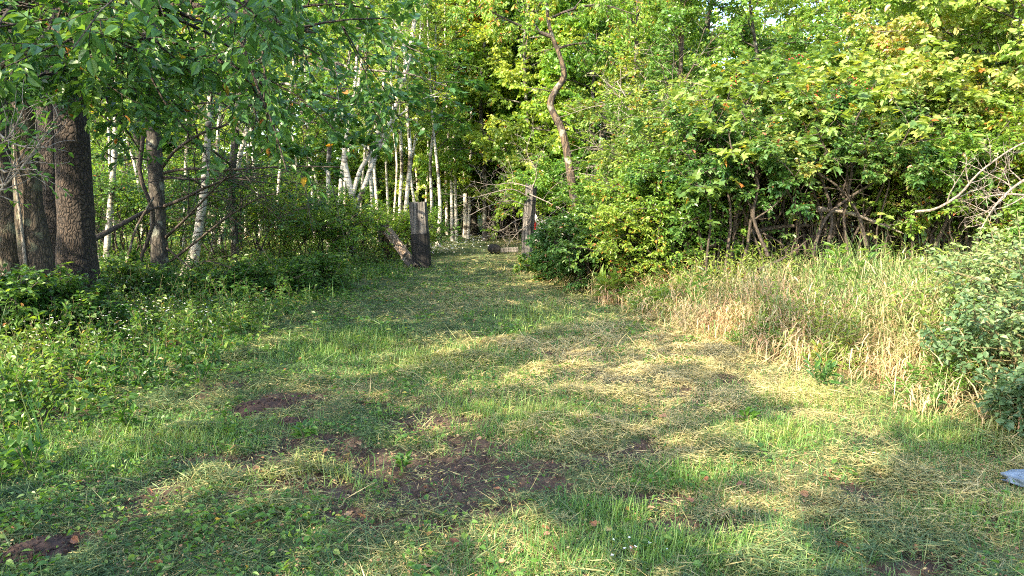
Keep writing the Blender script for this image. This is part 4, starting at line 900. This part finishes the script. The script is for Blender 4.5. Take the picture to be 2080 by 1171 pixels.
# ---- heaps of turned soil
M_dirt = plain("dark crumbly soil", (.065, .042, .034), .95, 0, .6, 40, .2)
def mound(label, px, py, sx, sy, h, seed):
    rg = np.random.default_rng(seed); c = gnd(px, py); n = 46
    u = np.linspace(-1, 1, n); A, B = np.meshgrid(u, u, indexing='ij'); r = np.sqrt(A ** 2 + B ** 2)
    X = c[0] + A * sx; Y = c[1] + B * sy
    Z = hz(X, Y) + h * np.maximum(0, 1 - r ** 2) * (.5 + fbm(X, Y, .12, seed)) + .02 * fbm(X, Y, .03, seed + 5) * (r < 1) - .05 * (r > .98) - .02
    idx = np.arange(n * n).reshape(n, n); F = np.stack([idx[:-1, :-1], idx[1:, :-1], idx[1:, 1:], idx[:-1, 1:]], -1).reshape(-1, 4)
    g = Geo(); g.add(np.stack([X, Y, Z], -1), F)
    for _ in range(140):   # clods
        a = rg.random() * 6.28; q = rg.random() ** .5 * .95; x = c[0] + math.cos(a) * q * sx; y = c[1] + math.sin(a) * q * sy; s = rg.uniform(.003, .010)
        z = float(hz(x, y)) + h * max(0, 1 - q * q) * .9
        pp = np.array([x, y, z]); tubes(g, np.array([[pp + [0, 0, -s], pp + [0, 0, -s * .5], pp + [0, 0, s * .5], pp + [0, 0, s]]]), np.array([[.2 * s, s, s, .2 * s]]), 6, lump=.5)
    tag(g.build("dirt_mound", M_dirt, None, c), label, "dirt mound")
mound("heap of dark turned soil left of the torn reddish patch", 550, 826, .34, .22, .075, 90)
mound("small dark dirt heap in the lower left corner", 78, 1118, .17, .15, .06, 93)
mound("dark soil clod among cut grass just in front of the larger dirt heap", 590, 866, .10, .07, .05, 96)

# ---- grass and other ground cover
def scatter(n, x0, x1, y0, y1, rg, pw=1.0):
    y = y0 + (y1 - y0) * rg.random(n) ** pw; hw = .74 * y + .6
    x = rg.uniform(-1, 1, n) * hw; k = (x > x0) & (x < x1); return x[k], y[k]

def blades(g, base, az, h, lean, wdt, tint, segs=2, curl=.6):
    """upright bending ribbons"""
    N_ = len(base); d = np.stack([np.cos(az), np.sin(az), np.zeros(N_)], -1); s = np.stack([-np.sin(az), np.cos(az), np.zeros(N_)], -1)
    X = []
    for i in range(segs + 1):
        u = i / segs; ang = lean * (1 + curl * u * 1.6)
        p = base + d * (h * u * np.sin(ang))[:, None] + UP * (h * u * np.cos(ang))[:, None]
        ww = (wdt * (1 - .85 * u ** 1.5))[:, None] / 2
        X += [p - s * ww, p + s * ww]
    V = np.stack(X, 1); b = (2 * (segs + 1)) * np.arange(N_)[:, None]
    F = np.stack([b + [2 * i, 2 * i + 1, 2 * i + 3, 2 * i + 2] for i in range(segs)], 1)
    g.add(V, F, np.repeat(tint, segs))

def lawn_mask(x, y):   # 1 on the mown area
    return sstep(-.35, .1, x - left_edge(y) + 1.2 * (fbm(x, y, 1, 30) - .5)) * (1 - sstep(-.1, .4, x - bank_edge(y) + .8 * (fbm(x, y, 1, 33) - .5)))
def tanness(x, y):     # where the clippings have dried
    t = .40 + 1.2 * (fbm(x, y, 1.0, 36) - .5) + .35 * sstep(-2.0, 2.2, x) * sstep(3, 6.5, y) - .2 * sstep(0, -2.5, x)
    t += .35 * np.exp(-(((x - 1.7) / 1.3) ** 2 + ((y - 7.4) / 1.6) ** 2)) + .25 * np.exp(-(((x - 2.3) / .8) ** 2 + ((y - 3.6) / .4) ** 2))
    return t
rg = np.random.default_rng(31)
# a) cut grass lying flat
g = Geo()
for n, y0, y1, pw, ls, ws in ((560000, 2.5, 9, 1.15, 1.0, 1.0), (280000, 7, 17, 1.2, 1.3, 1.7), (70000, 15, 32, 1.2, 2.0, 3.0)):
    x, y = scatter(n, -9, 8, y0, y1, rg, pw)
    m = np.clip(lawn_mask(x, y) + .12, 0, 1) * (1 - .93 * soil(x, y)) * (.30 + 1.4 * sstep(.32, .68, fbm(x, y, .28, 55)))
    k = rg.random(len(x)) < m; x = x[k]; y = y[k]; N_ = len(x)
    L = rg.uniform(.015, .05, N_) * ls * np.where(rg.random(N_) < .17, 3.0, 1.0) * (1 + rg.random(N_)); a = (fbm(x, y, .6, 58) * 9) + rg.normal(size=N_) * 1.3
    el = rg.normal(size=N_) * .3 + .08; d = np.stack([np.cos(a) * np.cos(el), np.sin(a) * np.cos(el), np.sin(el)], -1)
    pile = .08 * sstep(.45, .75, fbm(x, y, .45, 61))
    pos = np.stack([x, y, hz(x, y) + rg.random(N_) * (.012 + pile)], -1) - d * L[:, None] / 2; pos[:, 2] = np.maximum(pos[:, 2], hz(pos[:, 0], pos[:, 1]) - .01)
    t = np.clip(tanness(x, y) + rg.normal(size=N_) * .24, 0, 1)
    leafgeo(g, pos, d, UP + rg.normal(size=(N_, 3)) * .5, L, rg.uniform(.003, .0065, N_) * ws, 'rhomb', t)
tag(g.build("cut_grass", M_hay), "mown grass clippings lying over the whole clearing, tan where dried", "cut grass", kind="stuff")
# litter: small torn leaves and crumbs
g = Geo()
for n, y0, y1, sz in ((26000, 2.5, 9, 1.0), (14000, 8, 18, 1.6)):
    x, y = scatter(n, -9, 8, y0, y1, rg, 1.1); k = rg.random(len(x)) < .25 + .75 * fbm(x, y, .5, 90) * lawn_mask(x, y); x, y = x[k], y[k]; N_ = len(x); a = rg.random(N_) * 6.28
    L = rg.uniform(.006, .022, N_) * sz
    leafgeo(g, np.stack([x, y, hz(x, y) + .008 + .03 * rg.random(N_)], -1), np.stack([np.cos(a), np.sin(a), rg.normal(size=N_) * .3], -1), UP + rg.normal(size=(N_, 3)) * .6, L, L * rg.uniform(.4, 1, N_), 'rhomb', rg.random(N_))
tag(g.build("leaf_litter", M_fallen), "fine brown crumbs of torn leaves among the clippings", "leaf litter", kind="stuff")
g = Geo(); x, y = scatter(60000, -6, 6, 2.5, 9, rg, 1.1); k = rg.random(len(x)) < soil(x, y) * .8; x, y = x[k], y[k]
s_ = rg.uniform(.002, .009, len(x)) * np.where(rg.random(len(x)) < .04, 2.0, 1); p = np.stack([x, y, hz(x, y) - .03 + rg.random(len(x)) * .02], -1)
P = p[:, None] + s_[:, None, None] * np.array([[0, 0, -1], [0.1, 0, -.5], [0, .1, .5], [0, 0, .9]]) * np.array([1, 1, .8])
tubes(g, P, s_[:, None] * np.array([.2, 1, .9, .15]), 6, lump=.6)
tag(g.build("soil_crumbs", plain("reddish soil crumbs", (.09, .062, .048), .95, 0, .5, 60, .2)), "crumbs of torn up reddish soil on the bare patches", "soil", kind="stuff")
# b) growing short grass
g = Geo()
BR = [(1330, 1110, .8, .35), (1390, 965, .35, .25), (1050, 830, .8, .8), (1230, 1040, .3, .2), (1980, 1050, .5, .2), (1560, 880, .7, .4), (1650, 800, .9, .5), (900, 740, .8, .8), (650, 960, .6, .3), (700, 700, .9, 1.0), (1100, 640, .8, 1.5), (1950, 880, .6, .5), (300, 900, .8, .6)]
BRW = [(*gnd(px, py)[:2], a, b) for px, py, a, b in BR]
def lush(x, y):
    s = np.zeros(len(x))
    for X, Y, a, b in BRW: s = np.maximum(s, np.exp(-(((x - X) / a) ** 2 + ((y - Y) / b) ** 2)))
    return s
for n, y0, y1, pw, hs, ws in ((330000, 2.5, 9, 1.15, 1.0, 1.0), (170000, 7, 18, 1.2, 1.25, 1.9), (60000, 16, 34, 1.2, 1.8, 3.2)):
    x, y = scatter(n, -11, 9, y0, y1, rg, pw)
    lu = lush(x, y); m = (.05 + .75 * lu + .22 * sstep(.52, .72, fbm(x, y, .5, 64))) * (1 - .93 * soil(x, y))
    k = rg.random(len(x)) < m; x = x[k]; y = y[k]; lu = lu[k]; N_ = len(x)
    h = rg.uniform(.025, .08, N_) * hs * (1 + 1.0 * lu)
    blades(g, np.stack([x, y, hz(x, y) - .005], -1), rg.random(N_) * 6.28, h, rg.uniform(.1, 1.0, N_), rg.uniform(.0035, .0065, N_) * ws, np.clip(.3 + .5 * lu + .6 * (fbm(x, y, .8, 66) - .5) + rg.normal(size=N_) * .16, 0, 1), 2)
tag(g.build("grass", M_grass), "short green grass growing through the clippings of the clearing", "grass", kind="stuff")
# c) low broad leaves (clover, plantain, creeping weeds)
g = Geo()
for n, y0, y1, s in ((60000, 2.6, 9, 1.0), (45000, 8, 18, 1.6)):
    x, y = scatter(n, -10, 4, y0, y1, rg, 1.1)
    m = np.clip(.06 + .6 * sstep(.8, -2.6, x) + .5 * sstep(.55, .7, fbm(x, y, .5, 68)), 0, 1) * (1 - .9 * soil(x, y)) * sstep(.38, .55, fbm(x, y, .3, 69))
    k = rg.random(len(x)) < m; x = x[k]; y = y[k]; N_ = len(x)
    a = rg.random(N_) * 6.28; L = rg.uniform(.014, .045, N_) * s
    leafgeo(g, np.stack([x, y, hz(x, y) + .01 + rg.random(N_) * .06], -1), np.stack([np.cos(a), np.sin(a), rg.normal(size=N_) * .3], -1), UP + rg.normal(size=(N_, 3)) * .4, L, L * rg.uniform(.45, .9, N_), 'hex', np.clip(.4 + rg.normal(size=N_) * .22, 0, 1) * (rg.random(N_) < .97) + .0)
tag(g.build("clover", M_herb), "low clover and broad-leaved weeds spread through the left of the clearing", "weeds", kind="stuff")
# d) leafy undergrowth on the left bank
g = Geo(); gs = Geo()
n = 16000; y = 3.2 + 19 * rg.random(n) ** 1.1; x = -rg.random(n) * (.74 * y + 1.0)
dl = left_edge(y) - x; m = sstep(-.5, .9, dl + 1.4 * (fbm(x, y, .9, 71) - .5)) * (.35 + .9 * fbm(x, y, .7, 72)); k = rg.random(n) < m
x, y, dl = x[k], y[k], dl[k]; n = len(x); h = rg.uniform(.12, .45, n) * (.45 + .55 * sstep(0, 1.4, dl)) * (.85 + .35 * sstep(6, 12, y)) * (.6 + .8 * fbm(x, y, .8, 73))
b = np.stack([x, y, hz(x, y) - .02], -1); l = rg.normal(size=(n, 2)) * .22
P = np.stack([b, b + np.stack([l[:, 0] * h * .3, l[:, 1] * h * .3, h * .5], -1), b + np.stack([l[:, 0] * h, l[:, 1] * h, h], -1)], 1); tubes(gs, P, np.full((n, 3), .0025) * [1, .8, .5], 3)
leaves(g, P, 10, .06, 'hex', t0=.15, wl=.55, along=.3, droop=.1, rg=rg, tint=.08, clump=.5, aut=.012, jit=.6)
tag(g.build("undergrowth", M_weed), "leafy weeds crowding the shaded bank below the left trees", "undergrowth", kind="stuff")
tag(gs.build("undergrowth_stems", M_stem), "thin stems of the weeds on the left bank", "undergrowth", kind="stuff")
g = Geo(); gs = Geo(); n = 3200; y = 5.5 + 8 * rg.random(n); x = bank_edge(y) + rg.random(n) * 4.2; k = fbm(x, y, .7, 91) > .5; x, y = x[k], y[k]; n = len(x); h = rg.uniform(.2, .75, n) * sstep(-.3, 1.2, x - bank_edge(y)) + .1
b = np.stack([x, y, hz(x, y) - .02], -1); l = rg.normal(size=(n, 2)) * .2
P = np.stack([b, b + np.stack([l[:, 0] * h * .3, l[:, 1] * h * .3, h * .5], -1), b + np.stack([l[:, 0] * h, l[:, 1] * h, h], -1)], 1); tubes(gs, P, np.full((n, 3), .003) * [1, .8, .5], 3)
leaves(g, P, 14, .075, 'hex', t0=.3, wl=.26, along=.6, droop=.0, rg=rg, tint=.1, clump=.5, aut=.01, jit=.5)
tag(g.build("bank_weeds", M_herb), "narrow-leaved weeds growing through the dry grass bank", "weeds", kind="stuff")
tag(gs.build("bank_weed_stems", M_stem), "thin stems of the weeds in the dry grass bank", "weeds", kind="stuff")
# e) long loose grass on the left bank and beside the track
g = Geo()
n = 52000; y = 3 + 26 * rg.random(n) ** 1.2; x = rg.uniform(-1, 1, n) * (.74 * y + .5)
dl = np.maximum(left_edge(y) - x, x - bank_edge(y)); m = sstep(-.3, .5, dl) * sstep(.35, .6, fbm(x, y, .8, 74)); k = (rg.random(n) < m * np.where(x < 0, .15, 1)) & ((x < 0) | (y > 11)); x, y = x[k], y[k]; n = len(x)
blades(g, np.stack([x, y, hz(x, y)], -1), rg.random(n) * 6.28, rg.uniform(.15, .5, n), rg.uniform(.1, .7, n), rg.uniform(.005, .008, n) * (1 + y / 14), np.clip(.45 + rg.normal(size=n) * .25, 0, 1), 3)
tag(g.build("long_grass", M_grass), "long loose grass along the edges of the track", "long grass", kind="stuff")
# f) tall dry grass bank on the right
g = Geo()
n = 60000; y = 4.6 + 9.5 * rg.random(n); x = bank_edge(y) + rg.random(n) * 4.6 - .25
dx = x - bank_edge(y); m = sstep(-.25, .35, dx + 1.1 * (fbm(x, y, .6, 75) - .5)) * (.15 + 1.3 * sstep(.3, .7, fbm(x, y, .35, 76))) * (x < .75 * y + .4); k = rg.random(n) < m; x, y, dx = x[k], y[k], dx[k]; n = len(x)
hh = (.30 + .42 * sstep(0, 1.0, dx)) * (.45 + .75 * rg.random(n)) * (.5 + 1.0 * fbm(x, y, .7, 77))
t = np.clip(.55 - .38 * sstep(.6, 2.0, dx) + 1.0 * (fbm(x, y, .5, 78) - .5) + rg.normal(size=n) * .22, 0, 1)
blades(g, np.stack([x, y, hz(x, y) - .01], -1), fbm(x, y, .5, 79) * 14 + rg.normal(size=n) * .8, hh, np.abs(rg.normal(size=n)) * .7 + .08, rg.uniform(.005, .011, n), t, 4, curl=1.1)
# side leaves of the reed-like grass
k = rg.random(n) < .55; x, y, hh, t = x[k], y[k], hh[k], t[k]; n = len(x)
bb = np.stack([x + rg.normal(size=n) * .05, y + rg.normal(size=n) * .05, hz(x, y) + hh * rg.uniform(.25, .75, n)], -1)
for rep in range(2):
    blades(g, bb + rg.normal(size=bb.shape) * [.05, .05, .07], rg.random(n) * 6.28, rg.uniform(.10, .32, n), rg.uniform(.4, 1.7, n), rg.uniform(.007, .015, n), np.clip(t + .05 + rg.normal(size=n) * .15, 0, 1), 3, curl=.8)
tag(g.build("tall_grass", M_dry), "tall dry grass bank bleached tan and green beside the mown clearing", "tall grass", kind="stuff")
# g) white flower heads
g = Geo(); FL = [(330, 690, .9, .8, 120), (250, 640, .5, .6, 30), (80, 745, .3, .3, 30), (220, 735, .4, .3, 30), (905, 520, .9, 1.5, 200), (960, 505, .8, 2, 160), (870, 525, .6, 1, 100), (1290, 1140, .2, .1, 8)]
for px, py, sx, sy, n in FL:
    c = gnd(px, py); x = c[0] + rg.normal(size=n) * sx * .45; y = c[1] + rg.normal(size=n) * sy * .45; z = hz(x, y) + rg.uniform(.15, .42, n) * (1 if py < 1000 else .3)
    for q in range(3):
        a = rg.random(n) * 6.28; leafgeo(g, np.stack([x, y, z], -1), np.stack([np.cos(a), np.sin(a), .3 + 0 * a], -1), UP + rg.normal(size=(n, 3)) * .3, .009 * (1 + c[1] / 12), .008 * (1 + c[1] / 12), 'rhomb', .5)
tag(g.build("white_asters", plain("white petals", (.75, .75, .72), .6, 0, .1)), "tiny white aster flowers among the weeds beside the track", "flowers", kind="stuff")

# ---- individual broad-leaved plants
def plant(name, label, base, h, leafL, nst, m, seed, wl=.22, whorl=16, group=None, tint=0.):
    rg = np.random.default_rng(seed); base = np.asarray(base, float); root = thing(name, base, label, "plant", group); gs = Geo(); gl = Geo()
    az = rg.random(nst) * 6.28; P = np.stack([base + np.stack([np.cos(az) * u * h * .35, np.sin(az) * u * h * .35, h * u * np.ones(nst) * (1 - .1 * u)], -1) for u in np.linspace(0, 1, 6)], 1)
    tubes(gs, P, np.full((nst, 6), .004), 5)
    leaves(gl, P, whorl, leafL, 'hex', t0=.25, wl=wl, along=.5, droop=-.15, jit=.45, rg=rg, tint=tint, aut=0)
    gs.build("stalk", M_stem, root, base); gl.build("foliage", m, root, base)
plant("milkweed", "dark green lance-leaved plant standing alone before the dry grass bank", gnd(1665, 790), .24, .11, 4, M_dark, 1, tint=-.1)
plant("willow_herb", "tall pale green lance-leaved plant above the middle of the dry grass", at(1720, 640, 9)*[1, 1, 0] + [0, 0, hz(3.9, 9)], .85, .17, 3, M_small, 2, tint=.25, whorl=22)
plant("willow_herb", "tall upright leafy plant at the left end of the dry grass bank", at(1405, 620, 9.4)*[1, 1, 0] + [0, 0, hz(2.3, 9.4)], .7, .12, 3, M_small, 3, tint=.0, whorl=20)
plant("fern", "bright yellow green fronds under the shaded bush right of the track", gnd(1235, 612), .34, .24, 7, M_herb, 4, wl=.3, whorl=8, tint=.3)
plant("willow_herb", "leafy plant leaning at the foot of the vine-covered bush", gnd(1340, 640), .35, .12, 4, M_small, 5, wl=.4, tint=.3)
for i, (px, py, h, s, lab) in enumerate([(60, 960, .22, .12, "broad-leaved seedling at the left edge above the small dirt heap"), (260, 870, .2, .1, "bright star-leaved weed in the left foreground"), (410, 790, .25, .1, "leafy weed at the front of the white asters"), (110, 720, .5, .13, "big-leaved sapling at the foot of the brown trunk"),
                                         (300, 700, .45, .11, "pale-leaved sapling among the white asters"), (1520, 860, .12, .09, "small dark rosette in the mown grass before the hay patch"), (820, 950, .12, .07, "green sprig growing in the torn soil"), (620, 905, .14, .09, "green weed beside the torn soil"), (1890, 840, .2, .09, "weed at the foot of the round-leaved bush"),
                                         (30, 820, .35, .12, "tall weed at the left edge below the trunks")]):
    plant("weed", lab, gnd(px, py), h * .85, s * .72, 4, M_herb, 20 + i, wl=.42, whorl=9, tint=-.2)

# ---- fallen leaves: every one its own object
meshes = []
for i in range(6):
    g = Geo(); leafgeo(g, np.array([[-.5, 0, 0.12]]), np.array([[1., 0, .1]]), np.array([[.2 * (i - 2), .3, 1.]]), 1.0, .8, 'lobe' if i % 2 else 'hex', [.08, .3, .5, .7, .95, .2][i]); 
    o = g.build("fallen_leaf", M_fallen); meshes.append(o.data); bpy.data.objects.remove(o)
lab = ["dark red-brown fallen leaf lying on the cut grass", "rust orange fallen leaf lying on the cut grass", "tan curled fallen leaf lying on the cut grass", "light tan fallen leaf lying on the cut grass", "cream yellow fallen leaf lying on the cut grass", "reddish oval fallen leaf lying on the cut grass"]
spots = [(1483, 930, 4), (1632, 1008, 2), (1855, 1005, 1), (1325, 1033, 3), (1740, 1035, 3), (1755, 1040, 2), (1590, 1105, 1), (1700, 1115, 0), (1715, 1120, 5), (1745, 1128, 0), (1435, 975, 0), (710, 1052, 3), (735, 1060, 2), (602, 1068, 1), (540, 970, 3), (155, 1110, 0), (210, 1120, 2), (865, 1160, 2), (790, 1045, 1),
         (1125, 1125, 1), (955, 708, 1), (832, 740, 1), (1210, 862, 1), (1085, 940, 3), (585, 865, 0), (840, 818, 1), (520, 965, 2), (200, 745, 2), (50, 855, 0), (460, 660, 2), (305, 1010, 1), (1990, 840, 2), (1935, 820, 2), (1110, 1095, 0), (1505, 990, 0), (1860, 1120, 1), (1400, 1020, 5), (655, 575, 2), (1395, 968, 1), (445, 1130, 3), (380, 1095, 1), (920, 1110, 0)]
for i in range(30): spots.append((rng.uniform(40, 2040), rng.uniform(760, 1165), int(rng.integers(0, 6))))
for px, py, v in spots:
    p = gnd(px, py); s = rng.uniform(.035, .07)
    o = bpy.data.objects.new("fallen_leaf", meshes[v]); COL.objects.link(o); o.location = (p[0], p[1], p[2] + .03); o.scale = (s, s * rng.uniform(.6, 1), s); o.rotation_euler = (rng.normal() * .35, rng.normal() * .35, rng.random() * 6.28)
    tag(o, lab[v], "leaf", "fallen leaves scattered on the clearing")

# ---- trees outside the frame on the left and behind, which shade the clearing
shade = dict(fspec, size=.20, m2=6, m3=5, m4=6, twigs=False)
for i, (x, y, h, L, c0) in enumerate([(-12.0, 6.2, 9.5, 3.0, .08), (-14.5, 11, 6.5, 2.4, .1), (-7.3, -1.5, 9.0, 3.2, .3), (-9.5, 3.5, 10, 3.0, .16), (-3.4, -4.6, 8.5, 3.0, .35)]):
    T = straight(x, y, h, (0, 0), 12, .1)
    tree("maple_tree", ["low-crowned maple outside the left edge", "second low-crowned maple outside the left edge, farther back", "broad maple standing left of the viewpoint", "maple outside the left edge beside the trunks", "maple behind the viewpoint"][i], "tree", T, np.linspace(.18, .04, 12), M_grey, M_maple, dict(shade, L=L, c0=c0), seed=600 + i, sides=8)
